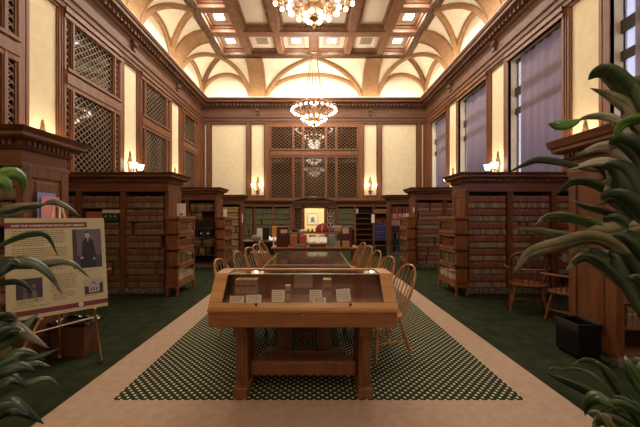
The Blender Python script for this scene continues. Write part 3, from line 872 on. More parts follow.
shelf_books(drkB, x0, x1, y+.02, [zl[1]], 'brown_volume', lambda r: 'dark brown volume on the second lowest shelf of the dark left bookcase', lambda r: 'dark brown volumes on the second lowest shelf', W_, .3)
# row 3 left: yellow; row 3 right: mixed
y = ROWS[3]; x0, x1 = bl_[0]
shelf_books(yelB, x0, x1, y+.02, zl, 'yellow_volume', lambda r: 'tan yellow volume on the %s shelf of the bookcase beside the green books' % ordn[r], lambda r: 'tan yellow volumes on the %s shelf' % ordn[r], .055, .03)
mix = [('red', (.35, .07, .09)), ('pink', (.55, .25, .27)), ('black', (.015, .014, .02)), ('white', (.62, .58, .55)), ('grey blue', (.16, .18, .25)), ('green', (.03, .07, .05))]
mixM = {n_: book_mesh('book_'+n_.replace(' ', '_'), .05, .19, .215, plain(n_.replace(' ', '_')+'_cloth', c, .6), [(1, plain(n_.replace(' ', '_')+'_spine', c, .6))]) for n_, c in mix}
x0, x1 = br_[0]
pal = {6: ['black', 'green', 'black', 'red'], 5: ['pink', 'pink', 'red', 'white'], 4: ['white', 'grey blue', 'pink', 'white'], 3: ['black', 'white', 'black', 'white'], 2: ['black', 'grey blue'], 1: ['black'], 0: ['black', 'green']}
for r, z in zl:
    x = x0+.005; 
    while x+.05 <= x1:
        n_ = random.choice(pal[r])
        if random.random() > .06:
            o = bpy.data.objects.new('shelf_book', mixM[n_]); COL.objects.link(o); o.location = (x+.025, y+.02+random.uniform(0, .012), z)
            tag(o, '%s book on the %s shelf of the mixed back right bookcase' % (n_, ordn[r]), 'book', '%s books on the %s shelf of the mixed bookcase' % (n_, ordn[r]))
        x += .0515
# back wall: green sets
for k in (4, 3, 2):
    a, c = ul[k][1], ul[k+1 if k < 5 else k][0]
    nm = {4: 'next to the doorway', 3: 'second from the doorway', 2: 'third from the doorway'}[k]
    shelf_books(grnB, a, c, YF+.02, zl if k == 2 else zl[2:], 'green_volume', lambda r: 'green law volume, %s shelf, back wall bay %s on its left' % (ordn[r], nm), lambda r: 'green volumes on the %s shelf, %s' % (ordn[r], nm), .062, .02)
a, c = ur[0][1], ur[1][0]
shelf_books(grnB, a, c, YF+.02, zl[3:], 'green_volume', lambda r: 'green law volume, %s shelf of the back wall bay right of the doorway' % ordn[r], lambda r: 'green volumes on the %s shelf right of the doorway' % ordn[r], .062, .02)
# back right bays: blue sets, orange-brown sets
bluB = [book_mesh('book_blue', .062, .2, .215, plain('blue_cloth', (.018, .04, .17), .5), [(.7, bpy.data.materials['blue_cloth']), (.05, gold), (.25, bpy.data.materials['blue_cloth'])])]
orgB = [book_mesh('book_or', .06, .2, .2, plain('rust_cloth', (.33, .13, .05), .6), [(.6, bpy.data.materials['rust_cloth']), (.1, brn), (.3, bpy.data.materials['rust_cloth'])])]
maroonB = [book_mesh('book_mr', .06, .2, .2, plain('maroon_cloth', (.12, .02, .02), .6), [(.7, bpy.data.materials['maroon_cloth']), (.06, gold), (.24, bpy.data.materials['maroon_cloth'])])]
a, c = ur[2][1], ur[3][0]
shelf_books(bluB, a, c, YF+.02, zl[1:4], 'blue_volume', lambda r: 'deep blue volume on the %s shelf of the back wall bookcase' % ordn[r], lambda r: 'deep blue volumes on the %s shelf' % ordn[r], .062, 0)
shelf_books(maroonB, a, c, YF+.02, [zl[4]], 'maroon_volume', lambda r: 'maroon volume on the shelf above the deep blue volumes', lambda r: 'maroon volumes above the blue ones', .06, .05)
shelf_books(orgB, a, c, YF+.02, [zl[6]], 'rust_volume', lambda r: 'rust orange volume on the top shelf above the blue volumes', lambda r: 'rust orange volumes', .06, .05)
a, c = ur[1][1], ur[2][0]
shelf_books([mixM['white']], a, a+.13, YF+.02, [zl[6]], 'white_book', lambda r: 'white book standing alone in the empty back wall bay', lambda r: 'white books in the empty bay', .05, 0)
# everything beyond the three hundred of a kind: one mass each
far_spans = []
for (x0, x1) in br_: far_spans.append((x0, x1, ROWS[2]+.02, SHELF_Z))
for (x0, x1) in br_[1:]: far_spans.append((x0, x1, ROWS[3]+.02, SHELF_Z))
stuff_books(redB[0], far_spans, 'law_books', 'rows of red labelled law volumes in the far right bookcases', W_)
stuff_books(drkB[0], [(x0, x1, ROWS[2]+.02, SHELF_Z[1:]) for x0, x1 in bl_[1:]] + [(x0, x1, ROWS[3]+.02, SHELF_Z) for x0, x1 in bl_[1:]], 'brown_books', 'rows of dark volumes deep inside the far left bookcases', W_)
# near bookcases: a few volumes show in the front faces
x0, x1 = bl_[0]
shelf_books(brnB, x1-.26, x1, ROWS[0]+.02, [q for q in zl if q[0] not in (4,)], 'corner_book', lambda r: 'brown volume on the %s shelf of the bookcase end beside the poster' % ordn[r], lambda r: 'brown volumes on the %s shelf beside the poster' % ordn[r], W_, .1)
x0, x1 = br_[0]
shelf_books(drkB, 3.10, 3.40, 3.21, [zl[1], zl[2], zl[3]], 'corner_book', lambda r: 'dark volume on the %s shelf behind the large plant' % ordn[r], lambda r: 'dark volumes on the %s shelf behind the plant' % ordn[r], W_, .2)

# ------------------------------------------------------------------ sectional bookcases at the row ends
def sectional(loc, sgn, label, where):
    """glass front towards the aisle; sgn=+1 the front faces +X"""
    t = thing('sectional_bookcase', label, 'bookcase', loc); wd, dp = .86, .235
    fx = 0.0; bxk = -sgn*dp                       # front plane at local x=0
    MB().box(bxk, fx, -wd/2, wd/2, .16, .24).box(bxk, bxk+sgn*.04, -wd/2, -wd/2+.04, 0, .17).box(fx, fx-sgn*.04, -wd/2, -wd/2+.04, 0, .17).box(fx, fx-sgn*.04, wd/2-.04, wd/2, 0, .17).box(bxk, bxk+sgn*.04, wd/2-.04, wd/2, 0, .17).build('base', M['sect'], t, bevel=.004)
    zz = [.24, .55, .86, 1.17, 1.46]
    for k in range(4):
        z0, z1 = zz[k], zz[k+1]
        c = MB(); c.box(bxk, fx-sgn*.004, -wd/2, -wd/2+.02, z0, z1-.004); c.box(bxk, fx-sgn*.004, wd/2-.02, wd/2, z0, z1-.004); c.box(bxk, bxk+sgn*.012, -wd/2, wd/2, z0, z1-.004)
        c.box(bxk, fx-sgn*.004, -wd/2, wd/2, z0, z0+.016); c.box(bxk, fx-sgn*.004, -wd/2, wd/2, z1-.03, z1-.012)
        c.build('section', M['sect'], t)
        d = MB(); y0, y1 = -wd/2+.004, wd/2-.004
        d.box(fx, fx-sgn*.016, y0, y0+.045, z0+.004, z1-.01); d.box(fx, fx-sgn*.016, y1-.045, y1, z0+.004, z1-.01); d.box(fx, fx-sgn*.016, y0, y1, z0+.004, z0+.06); d.box(fx, fx-sgn*.016, y0, y1, z1-.05, z1-.01)
        dr = d.build('door', M['sect'], t, bevel=.003)
        MB().box(fx-sgn*.006, fx-sgn*.009, y0+.045, y1-.045, z0+.06, z1-.05).build('pane', M['glass'], dr)
        for s in (-1, 1): MB().sphere((fx+sgn*.012, s*.25, z0+.03), .011, 8, 6).build('knob', M['brass'], dr, smooth=True)
    MB().box(bxk-sgn*.01, fx+sgn*.02, -wd/2-.015, wd/2+.015, 1.46, 1.51).build('top', M['sect'], t, bevel=.006)
    cols_ = ['red', 'rust', 'cream', 'brown']
    for k in range(4):
        y_ = -wd/2+.05
        while y_ < wd/2-.11:
            n_ = random.choice(['red', 'rust'] if k > 1 else ['rust', 'cream', 'brown'])
            hh = random.uniform(.18, .215)
            key = 'sect_%s' % n_
            if key not in bpy.data.meshes:
                cc = {'red': bpy.data.materials.get('red_cloth_lit_tone') or plain('red_cloth_lit_tone', (.50, .12, .11), .6), 'rust': bpy.data.materials.get('rust_cloth_lit_tone') or plain('rust_cloth_lit_tone', (.45, .20, .10), .6), 'cream': M['cream'], 'brown': olv}[n_]  # red and rust brightened so the cased books look lit
                m_ = book_mesh(key, .058, .15, .2, cc, [(.6, cc), (.1, gold), (.3, cc)]); m_.name = key
            o = bpy.data.objects.new('cased_book', bpy.data.meshes[key]); COL.objects.link(o)
            o.location = (loc[0]-sgn*.02, loc[1]+y_+.03, loc[2]+zz[k]+.016); o.rotation_euler = (0, 0, sgn*PI/2)
            tag(o, '%s book behind glass, %s section, bookcase %s' % (n_, ['lowest', 'second lowest', 'second highest', 'top'][k], where), 'book', '%s books in the %s section %s' % (n_, ['lowest', 'second lowest', 'second highest', 'top'][k], where))
            y_ += .06 if k else .075
    return t
ybar = 6.47
sectional((-2.565, ybar, 0), 1, 'glass fronted sectional oak bookcase left of the chairs, at the front left bookcase end', 'left of the chairs')
sectional((2.68, ybar, 0), -1, 'glass fronted sectional oak bookcase right of the chairs, at the front right bookcase end', 'right of the chairs')
sectional((-2.57, 9.6, 0), 1, 'glass fronted sectional oak bookcase at the end of the dark left bookcase', 'in front of the tan yellow volumes')
sectional((2.68, 9.6, 0), -1, 'glass fronted sectional oak bookcase at the end of the second right bookcase', 'in front of the mixed volumes')

# small signs on bookcases
t = thing('sign_holder', 'white notice sheet in a stand on top of the left sectional bookcase', 'sign', (-2.66, 6.42, 1.51)); 
MB().box(-.08, .08, -.03, .03, 0, .012).build('foot', M['grey'], t)
MB().box(-.085, .085, -.006, .002, .012, .26).build('sheet', M['white'], t); MB().box(-.03, .03, -.008, -.006, .03, .06).build('print', M['darkmetal'], t)
tag(MB().box(-2.64, -2.55, 9.32, 9.36, 1.51, 1.73).build('sign_card', M['white']), 'white sign card standing on the second left sectional bookcase', 'sign')
tag(MB().box(XL, XL+.012, ROWS[3]+.12, ROWS[3]+.28, 1.27, 1.62).build('wall_notice', M['white']), 'tall white notice on the bookcase end beside the green books', 'sign')
tag(MB().box(XR-.03, XR-.015, ROWS[2]+.01, ROWS[2]+.1, 1.65, 1.78).build('switch_plate', M['white']), 'small white switch plate on the second right bookcase end', 'switch plate')
tag(MB().box(2.78, 2.93, YF-.03, YF-.0, 1.22, 1.62).build('wall_notice', M['white']), 'tall white notice on the back wall bookcase above the blue volumes', 'sign')
tag(MB().box(4.86, 4.95, ROWS[1]-.012, ROWS[1], .62, .78).build('wall_outlet', plain('outlet_plate', (.42,.40,.38), .5)), 'pale outlet plate on the bookcase behind the armchairs', 'outlet')

# ------------------------------------------------------------------ display case
CXc = -.09
t = thing('display_case', 'oak table display case with sloping glass front in the middle foreground', 'display case', (CXc, 2.8, 0)); w = dict(parent=t, world=True)
x0, x1 = -.848, .668; yf, ys_, yb = 2.56, 2.78, 3.05; z0, zf, zt = .615, .768, 1.012
cb = MB()
cb.box(x0, x1, yf, yf+.03, z0, zf-.03); cb.box(x0, x1, yb-.03, yb, z0, zt-.03); cb.box(x0+.02, x1-.02, yf+.03, yb-.03, z0+.005, z0+.02)
side = [(yf+.03, z0), (yb-.03, z0), (yb-.03, zt-.04), (ys_+.01, zt-.04), (yf+.03, zf-.03)]
cb.prism(side, 'X', x0, x0+.03); cb.prism(side, 'X', x1-.03, x1)
cb.build('case_body', M['casew'], bevel=.004, **w)
MB().box(x0+.03, x1-.03, yf+.03, yb-.03, .755, .772).box(x0+.03, x1-.03, yb-.045, yb-.031, .772, zt-.04).box(x0+.031, x0+.042, yf+.2, yb-.03, .772, zt-.05).box(x1-.042, x1-.031, yf+.2, yb-.03, .772, zt-.05).build('lining', M['lining'], **w)
# sloping frame (lighter) : side rails and bottom rail follow the slope
fr = MB(); sl = Vector((0, ys_-yf, zt-zf)); L1 = sl.length; sd = sl.normalized(); nn = Vector((0, -sd.z, sd.y))
def slab(xa, xb, ta, tb_, th=.024):
    c = Vector(((xa+xb)/2, yf, zf)) + sd*(ta+tb_)/2 - nn*th/2
    fr.obox(c, ((xb-xa)/2, 0, 0), sd*(tb_-ta)/2, nn*th/2)
slab(x0-.006, x1+.006, 0, .052); slab(x0-.006, x0+.10, .052, L1); slab(x1-.10, x1+.006, .052, L1)
fr.box(x0-.006, x0+.10, ys_-.002, yb+.006, zt-.024, zt); fr.box(x1-.10, x1+.006, ys_-.002, yb+.006, zt-.024, zt); fr.box(x0+.1, x1-.1, yb-.045, yb+.006, zt-.024, zt)
fr.box(x0-.008, x1+.008, yf-.008, yf+.03, zf-.032, zf-.004)
fr.build('lid_frame', M['honey'], bevel=.004, label='lighter honey oak frame round the glass', **w)
MB().box(x0+.1, x1-.1, ys_, yb-.045, zt-.014, zt-.008).build('top_glass', M['caseglass'], **w)
g = MB(); c = Vector(((x0+x1)/2, yf, zf)) + sd*(.052+L1)/2 - nn*.011
g.obox(c, ((x1-x0)/2-.1, 0, 0), sd*(L1-.052)/2, nn*.003); g.build('front_glass', M['caseglass'], **w)
MB().tube([(x0+.1, ys_, zt-.008), (x1-.1, ys_, zt-.008)], .005, 6).build('glass_seam', plain('seam_metal', (.6,.58,.55), .25, .8), **w)
for px in (256.0, 350.6):
    X_ = (px-VX)*2.56/F
    k = Vector((X_, yf, zf)) + sd*.026
    MB().tube([k, k+nn*.012, k+nn*.022, k+nn*.028], [.006, .006, .012, .007], 8).build('knob', M['darkmetal'], smooth=True, **w)
MB().lathe([(.008, yf-.004), (.008, yf)], (CXc, 0, .715), 8, axis='Y').build('lock', M['brass'], **w)
for xa, xb in ((-.665, -.54), (.36, .485)):
    g = MB(); xm = (xa+xb)/2
    g.box(xm-.05, xm+.05, 2.66, 2.99, .085, z0); g.box(xa, xb, 2.61, 3.04, .008, .1); g.box(xa+.005, xb-.005, 2.60, 3.03, z0-.09, z0)
    g.build('leg', M['trest'], bevel=.012, **w)
    MB().box(xm-.022, xm+.022, 2.645, 2.66, .16, z0-.1).build('leg_moulding', M['trest'], bevel=.004, **w)
MB().box(-.55, .37, 2.76, 2.90, .125, .255).build('stretcher', M['trest'], bevel=.02, **w)

# contents of the case
zfl = .772
lea = noisy('calf_leather', (.36, .18, .10), (.46, .24, .14), (9, 9, 9), 2, .5); paper = M['white']
vb = book_mesh('calf_volume', .044, .13, .165, lea, [(.2, lea), (.06, dred), (.35, lea), (.14, dred), (.25, lea)], plain('aged_pages', (.55, .43, .3), .8))
pos = ['leftmost', 'second from left', 'third from left', 'rightmost']
for k in range(4):
    o = bpy.data.objects.new('calf_bound_book', vb); COL.objects.link(o); o.location = (-.685+k*.0495, 2.86, zfl); o.rotation_euler = (0, 0, random.uniform(-.04, .04))
    tag(o, 'brown calf bound volume in the display case, %s of the group of four' % pos[k], 'book', 'four calf volumes in the display case')
def solo_book(name, label, xc, yc, w_, h_, d_, cover, bands, rz=0):
    o = bpy.data.objects.new(name, book_mesh(name, w_, d_, h_, cover, bands, bpy.data.materials['aged_pages'])); COL.objects.link(o); o.location = (xc, yc, zfl); o.rotation_euler = (0, 0, rz)
    return tag(o, label, 'book')
solo_book('small_brown_book', 'small slim brown book standing alone mid display case', -.222, 2.78, .045, .125, .09, lea, [(.5, lea), (.2, dred), (.3, lea)], .15)
solo_book('thick_book', 'thick tan book with a red spine label right of centre in the display case', .118, 2.80, .075, .175, .12, plain('tan_calf', (.30, .17, .085), .5), [(.45, bpy.data.materials['tan_calf']), (.2, dred), (.35, bpy.data.materials['tan_calf'])])
def card(label, px0, px1, pytop, Y, tilt=.35, roll=0.0, name='caption_card', base=zfl, hh=None):
    xa, xb = (px0-VX)*Y/F, (px1-VX)*Y/F; zt_ = EYE+(VY-pytop)*Y/F
    h = hh or max(.03, zt_-base)
    tt = thing(name, label, 'card', ((xa+xb)/2, Y, base), 0, 'caption cards in the display case')
    m_ = MB().box(-(xb-xa)/2, (xb-xa)/2, -.0015, .0015, 0, h/math.cos(tilt)); m_.xform(Matrix.Rotation(-tilt, 4, 'X') @ Matrix.Rotation(roll, 4, 'Y')); m_.build('sheet', paper if hh is None else plain('dull_card', (.34, .22, .16), .8), tt)
    ln = MB()
    for k in range(5):
        z_ = (.82-.15*k)*h/math.cos(tilt); ww = (xb-xa)/2*random.uniform(.6, .8); ln.box(-(xb-xa)/2*.8, ww, -.0022, -.0014, z_, z_+.004)
    ln.xform(Matrix.Rotation(-tilt, 4, 'X') @ Matrix.Rotation(roll, 4, 'Y')); ln.build('text_line', bpy.data.materials.get('faded_ink') or plain('faded_ink', (.35,.32,.3), .8), tt)
card('white caption card below the four calf volumes, outer left of two', 229, 243.5, 297, 2.69, .5, .03)
card('white caption card below the four calf volumes, inner of two', 246, 261, 296, 2.69, .5, -.05)
card('white caption card just left of the small slim brown book', 271.5, 284.5, 290.5, 2.74, .25)
card('upright white caption card left of the thick tan book', 309.5, 322, 290.5, 2.75, .25)
card('low white caption card in front of the thick tan book', 313, 326, 298, 2.70, .5)
card('tilted white caption card right of the thick tan book', 337, 351, 289.5, 2.75, .25, -.08)
card('dull brown card leaning at the back panel of the display case', 294, 312.5, 275, 2.97, .05, hh=.13, base=.845)  # dulled sheet standing for a faint translucent rectangle

# ------------------------------------------------------------------ reading tables
def table(loc, ln, label):
    t = thing('reading_table', label, 'table', loc, 0, 'long reading tables')
    hw = .66
    MB().box(-hw, hw, -ln/2, ln/2, .715, .76).build('tabletop', M['tabletop'], t, bevel=.008)
    MB().box(-hw+.02, hw-.02, -ln/2+.02, ln/2-.02, .76, .764).build('glass_sheet', glass_mat('table_glass', (.96,.95,.93), .9, .07) if 'table_glass' not in bpy.data.materials else bpy.data.materials['table_glass'], t)
    MB().box(-hw+.08, hw-.08, -ln/2+.08, ln/2-.08, .63, .715).build('apron', M['trest'], t)
    for s in (-1, 1):
        y_ = s*(ln/2-.28)
        g = MB(); g.box(-.42, .42, y_-.06, y_+.06, .008, .10); g.box(-.28, -.14, y_-.05, y_+.05, .1, .63); g.box(.14, .28, y_-.05, y_+.05, .1, .63); g.box(-.45, .45, y_-.05, y_+.05, .57, .63)
        g.build('leg', M['trest'], t, bevel=.01)
    MB().box(-.08, .08, -ln/2+.3, ln/2-.3, .16, .27).build('stretcher', M['trest'], t, bevel=.01)
    return t
tb1 = table((-.1, 4.02, 0), 1.80, 'polished reading table directly behind the display case')
dup(tb1, (-.1, 5.83, 0), 0, 'polished reading table at the far end of the row, before the book rack')

# ------------------------------------------------------------------ chairs
TURN = [(0,.012),(.08,.014),(.14,.02),(.18,.013),(.24,.021),(.55,.024),(.72,.016),(.76,.022),(.8,.015),(1,.018)]
def turned(a, b_, mb, k=1.0):
    a, b_ = Vector(a), Vector(b_)
    mb.tube([a.lerp(b_, q) for q, _ in TURN], [r*k for _, r in TURN], 8)
def seat_mesh(w_=.225, d_=.215):
    o = []
    for k in range(24):
        a = 2*PI*k/24; c, s = math.cos(a), math.sin(a)
        o.append((w_*math.copysign(abs(c)**.75, c)*(1.0 if s > 0 else .93), d_*math.copysign(abs(s)**.75, s)))
    m_ = MB(); vs = []; rings = [(.86, .415), (1.0, .435), (1.0, .447), (.93, .456), (.6, .446), (.1, .44)]
    for sc_, z in rings: vs += [(x*sc_, y*sc_, z) for x, y in o]
    fs = []
    for i in range(len(rings)-1):
        for k in range(24): fs.append((i*24+k, i*24+(k+1) % 24, (i+1)*24+(k+1) % 24, (i+1)*24+k))
    fs.append(tuple(range(24))[::-1]); fs.append(tuple(5*24+k for k in range(24)))
    m_.add(vs, fs); return m_
def windsor(label, group, mat, arms=False):
    t = thing('windsor_armchair' if arms else 'windsor_chair', label, 'chair', (0,0,0), 0, group)
    kx = 1.15 if arms else 1.0
    seat_mesh(.225*kx, .215*kx).build('seat', mat, t, smooth=True)
    ft = {}
    for sx in (-1, 1):
        for sy, yt, yb_ in ((1, .14, .20), (-1, -.13, -.235)):
            m_ = MB(); a = Vector((sx*.215*kx, yb_, .008)); b_ = Vector((sx*.145*kx, yt, .425)); turned(a, b_, m_); m_.build('leg', mat, t, smooth=True); ft[sx, sy] = a.lerp(b_, .42)
    for sx in (-1, 1):
        MB().tube([ft[sx, -1], ft[sx, -1].lerp(ft[sx, 1], .5), ft[sx, 1]], [.009, .015, .009], 6).build('stretcher', mat, t, smooth=True)
    a, b_ = ft[-1, -1].lerp(ft[-1, 1], .5), ft[1, -1].lerp(ft[1, 1], .5)
    MB().tube([a, a.lerp(b_, .5), b_], [.009, .016, .009], 6).build('stretcher', mat, t, smooth=True)
    def bow(q, hw, z0_, z1_, y0_, y1_):
        a_ = PI*(1-q); c, s = math.cos(a_), math.sin(a_)
        z = z0_+(z1_-z0_)*(s**.72 if s > 0 else 0)
        return Vector((hw*math.copysign(abs(c)**.8, c)*(1+.22*s), y0_+(y1_-y0_)*(z-z0_)/(z1_-z0_), z))
    if not arms:
        B = lambda q: bow(q, .175, .44, .955, -.15, -.38)
        MB().tube([B(k/28) for k in range(29)], .0125, 8).build('bow', mat, t, smooth=True)
        for k in range(7):
            q = .5+(k-3)*.098; top = B(q); s_ = Vector(((k-3)*.046, -.165, .44))
            MB().tube([s_, s_.lerp(top, .4), top], [.006, .008, .005], 6).build('spindle', mat, t, smooth=True)
    else:
        rail = []
        for k in range(29):
            a_ = PI + PI*k/28; c, s = math.cos(a_), math.sin(a_)
            rail.append(Vector((.30*math.copysign(abs(c)**.7, c), .17+ .40*s if abs(s) > .02 else .17, .69)))
        rail = [Vector((-.31, .22, .69))] + rail + [Vector((.31, .22, .69))]
        MB().tube(rail, .017, 8).build('arm_rail', mat, t, smooth=True)
        B = lambda q: bow(q, .24, .69, .97, -.14, -.33)
        MB().tube([B(k/24) for k in range(25)], .014, 8).build('bow', mat, t, smooth=True)
        for k in range(13):
            idx = 2+k*2+1; top = rail[min(idx, len(rail)-2)]; s_ = Vector((top.x*.74, top.y*.72, .445))
            m_ = MB().tube([s_, s_.lerp(top, .5), top], [.007, .011, .006], 6)
            if 3 <= k <= 9:
                q = .5+(k-6)*.1; m_.tube([top, B(q)], .006, 6)
            m_.build('spindle', mat, t, smooth=True)
    return t
right = [(.74, 3.52), (.70, 4.25), (.68, 5.05), (.69, 5.85), (.70, 6.7)]
left = [(-.88, 4.05), (-.86, 4.9), (-.83, 5.55), (-.82, 6.2), (-.82, 6.95)]
rl = ['first from the display case', 'second from the display case', 'third from the display case', 'fourth from the display case', 'last from the display case']
c0 = windsor('maple bow-back chair right of the tables, ' + rl[0], 'bow-back chairs at the reading tables', M['chair'])
c0.location = (right[0][0], right[0][1], 0); c0.rotation_euler = (0, 0, PI/2+.36)
for k in range(1, 5): dup(c0, (right[k][0], right[k][1], 0), PI/2+.36+random.uniform(-.1, .1), 'maple bow-back chair right of the tables, ' + rl[k])
for k in range(5): dup(c0, (left[k][0], left[k][1], 0), -PI/2-.36+random.uniform(-.1, .1), 'maple bow-back chair left of the tables, ' + rl[k])
a0 = windsor('dark oak armchair behind the plant, the one farther from the bookcase end', 'armchairs behind the plant', M['armch'], True)
a0.location = (3.4, 5.1, 0); a0.rotation_euler = (0, 0, -.5)
dup(a0, (3.62, 4.5, 0), .35, 'dark oak armchair behind the plant, next to the walnut bookcase end')

# ------------------------------------------------------------------ index table with rack in the middle distance
YT = 7.85
t = thing('book_rack_table', 'oak index table with raised shelf beyond the reading tables', 'table', (.02, YT+.25, 0)); w = dict(parent=t, world=True)
MB().box(-1.06, 1.10, YT, YT+.62, .712, .752).build('tabletop', M['casew'], bevel=.006, **w)
MB().box(-1.0, 1.04, YT+.04, YT+.58, .66, .712).build('apron', M['wood'], **w)
for x in (-1.0, .97):
    for y_ in (YT+.05, YT+.5): MB().box(x, x+.07, y_, y_+.07, .008, .64).build('leg', M['trest'], **w)
MB().box(-.63, .70, YT+.22, YT+.60, 1.075, 1.13).build('raised_shelf', M['honey'], bevel=.004, **w)
MB().box(-.63, .70, YT+.20, YT+.22, 1.118, 1.135).build('shelf_edge', M['black'], **w)
for x in (-.63, .66): MB().box(x, x+.04, YT+.24, YT+.58, .752, 1.085).build('shelf_support', M['trest'], **w)
def bx_thing(name, label, cat, px0, px1, pyt, pyb, Y, dp, mat, base=None, bevel=.004, group=None):
    xa, xb = (px0-VX)*Y/F, (px1-VX)*Y/F; z1 = EYE+(VY-pyt)*Y/F; z0_ = base if base is not None else EYE+(VY-pyb)*Y/F
    return tag(MB().box(xa, xb, Y, Y+dp, z0_, z1).build(name, mat, bevel=bevel), label, cat, group)
mar = plain('maroon_buckram', (.085, .008, .014), .55)
for (a, c, l) in ((276.5, 288, 'left'), (341.5, 352.5, 'right')):
    Y = YT+.08; xa, xb = (a-VX)*Y/F, (c-VX)*Y/F
    tt = thing('atlas_folio', 'big maroon folio standing at the %s end of the index table' % l, 'folio', ((xa+xb)/2, Y, .752), 0, 'maroon folios on the index table')
    MB().box(xa, xb, Y, Y+.09, .752, 1.255).build('cover', mar, tt, world=True, bevel=.006)
    MB().box(xa+.012, xb-.002, Y+.012, Y+.078, 1.25, 1.257).build('pages', M['cream'], tt, world=True)
    if l == 'left': MB().box(xa+.10, xb-.02, Y-.003, Y, 1.10, 1.19).build('label', M['cream'], tt, world=True)
    else: MB().box(xa+.02, xa+.18, Y-.003, Y, 1.09, 1.235).build('label', plain('pale_pink_label', (.62,.48,.42), .8), tt, world=True)
for (a, c, col, nm, d_) in ((290, 297, (.50, .17, .065), 'orange', 0), (299.5, 306.6, (.48, .085, .06), 'red', 0), (309, 316.3, (.50, .155, .05), 'light orange', .03), (319, 325.6, (.55, .38, .17), 'straw', .03), (328.8, 335.5, (.25, .29, .32), 'grey blue', 0)):
    Y = YT+.14+d_; xa, xb = (a-VX)*Y/F, (c-VX)*Y/F
    tt = thing('ring_binder', '%s binder standing under the raised shelf of the index table' % nm, 'binder', ((xa+xb)/2, Y, .752), 0, 'binders under the raised shelf')
    MB().box(xa, xb, Y, Y+.22, .752, 1.045).build('cover', plain(nm.replace(' ', '_')+'_binder_board', col, .5), tt, world=True, bevel=.006)
    MB().box(xa+.012, xb-.012, Y+.01, Y+.21, .762, 1.047).build('pages', M['white'], tt, world=True)
# open book
tt = thing('open_book', 'open white book lying on a low stand before the binders', 'book', (.09, YT+.07, .752)); w = dict(parent=tt, world=True)
Y = YT+.02; xm = (317.8-VX)*Y/F
for s in (-1, 1):
    pts = [(0, 0), (.06, .028), (.13, .03), (.22, .012)]
    m_ = MB(); poly = [(xm+s*px_, q) for px_, q in pts] + [(xm+s*.225, -.012), (xm, -.02)]
    vs = []; n = len(poly)
    for yy_, dz in ((Y, .86), (Y+.14, .98)): vs += [(px_, yy_, dz+q) for px_, q in poly]
    m_.add(vs, [tuple(range(n)), tuple(range(n, 2*n))[::-1]] + [(k, (k+1) % n, n+(k+1) % n, n+k) for k in range(n)])
    m_.build('page_block', M['white'], **w)
MB().box(xm-.2, xm+.2, Y+.02, Y+.12, .752, .84).build('stand', M['trest'], **w)
bx_thing('paper_sheaf', 'flat sheaf of grey papers in front of the orange binder', 'papers', 294.5, 305, 244.3, 246.5, YT+.04, .2, M['grey'], .752)
bx_thing('stapler', 'silver grey stapler beside the grey blue binder', 'stapler', 334.5, 340, 241.2, 244, YT+.06, .06, plain('silver', (.5,.5,.5), .3, .6), .752)
bx_thing('tan_box', 'tan cardboard box in front of the right maroon folio', 'box', 342.5, 349.5, 241, 246, YT-.0, .07, plain('tan_card', (.50,.28,.11), .7), .752)
# things on the raised shelf
zs_ = 1.13
tt = thing('red_bag', 'slumped red cloth bag with a pale band on the raised shelf before the doorway', 'bag', (.22, YT+.4, zs_)); w = dict(parent=tt, world=True)
m_ = MB(); prof = [(.155, 0), (.165, .03), (.15, .09), (.115, .15), (.07, .19), (.02, .205)]
m_.lathe(prof, (0, 0, 0), 16)
m_.v = [Vector((p.x*(1.05+.12*math.sin(3*math.atan2(p.y, p.x)+p.z*9)), p.y*.6, p.z*(1+.08*math.sin(2*p.x*20)))) + Vector((.205, YT+.42, zs_)) for p in m_.v]
m_.build('body', plain('red_cloth', (.30, .012, .02), .7), smooth=True, **w)
m_ = MB().tube([(.20, YT+.33, zs_+.004), (.205, YT+.32, zs_+.06), (.215, YT+.345, zs_+.13), (.222, YT+.40, zs_+.19)], [.022, .028, .02, .008], 8).build('band', plain('pale_pink_cloth', (.62,.36,.36), .8), smooth=True, **w)
bx_thing('folded_cloth', 'folded violet blue cloth next to the red bag', 'cloth', 329.8, 334.5, 227.2, 230, YT+.35, .18, plain('violet_blue_cloth', (.16,.15,.36), .8), zs_, .012)
bx_thing('tissue_box', 'pale pink paper box at the right end of the raised shelf', 'box', 334.5, 341.3, 226, 231, YT+.26, .16, plain('pale_pink_paper', (.52,.40,.36), .8), zs_)
for (a, c, y_, l) in ((307.2, 309.2, 229.2, 'left'), (311.2, 313.4, 229.0, 'right')):
    bx_thing('ink_pad', 'tiny brown box on the raised shelf under the picture, %s of two' % l, 'box', a, c, y_, 231, YT+.34, .06, plain('brown_card_'+l, (.20,.07,.04), .6), zs_, .002, 'tiny brown boxes on the raised shelf')
bx_thing('paper_stack', 'low stack of white papers at the left end of the raised shelf', 'papers', 299.8, 305, 229.9, 231, YT+.3, .2, M['white'], zs_, .002)
bx_thing('card_tray', 'dark card tray on the raised shelf above the orange binder', 'tray', 291.5, 297.5, 229.6, 231, YT+.3, .2, M['black'], zs_, .003)
# yellow folder and white post on the table's left end
bx_thing('yellow_folder', 'yellow folder standing at the left end of the index table', 'folder', 272.3, 277, 226.3, 235, YT+.3, .05, plain('yellow_card', (.80,.45,.05), .6), 1.0)
tt = thing('literature_stand', 'slim white literature stand under the yellow folder', 'stand', (-1.02, YT+.34, .752)); w = dict(parent=tt, world=True)
MB().box(-1.045, -1.015, YT+.3, YT+.33, .752, 1.0).build('post', M['white'], **w); MB().box(-1.05, -.9, YT+.28, YT+.37, .985, 1.0).build('tray', M['white'], **w); MB().box(-1.055, -.93, YT+.27, YT+.38, .752, .764).build('base', M['white'], **w)

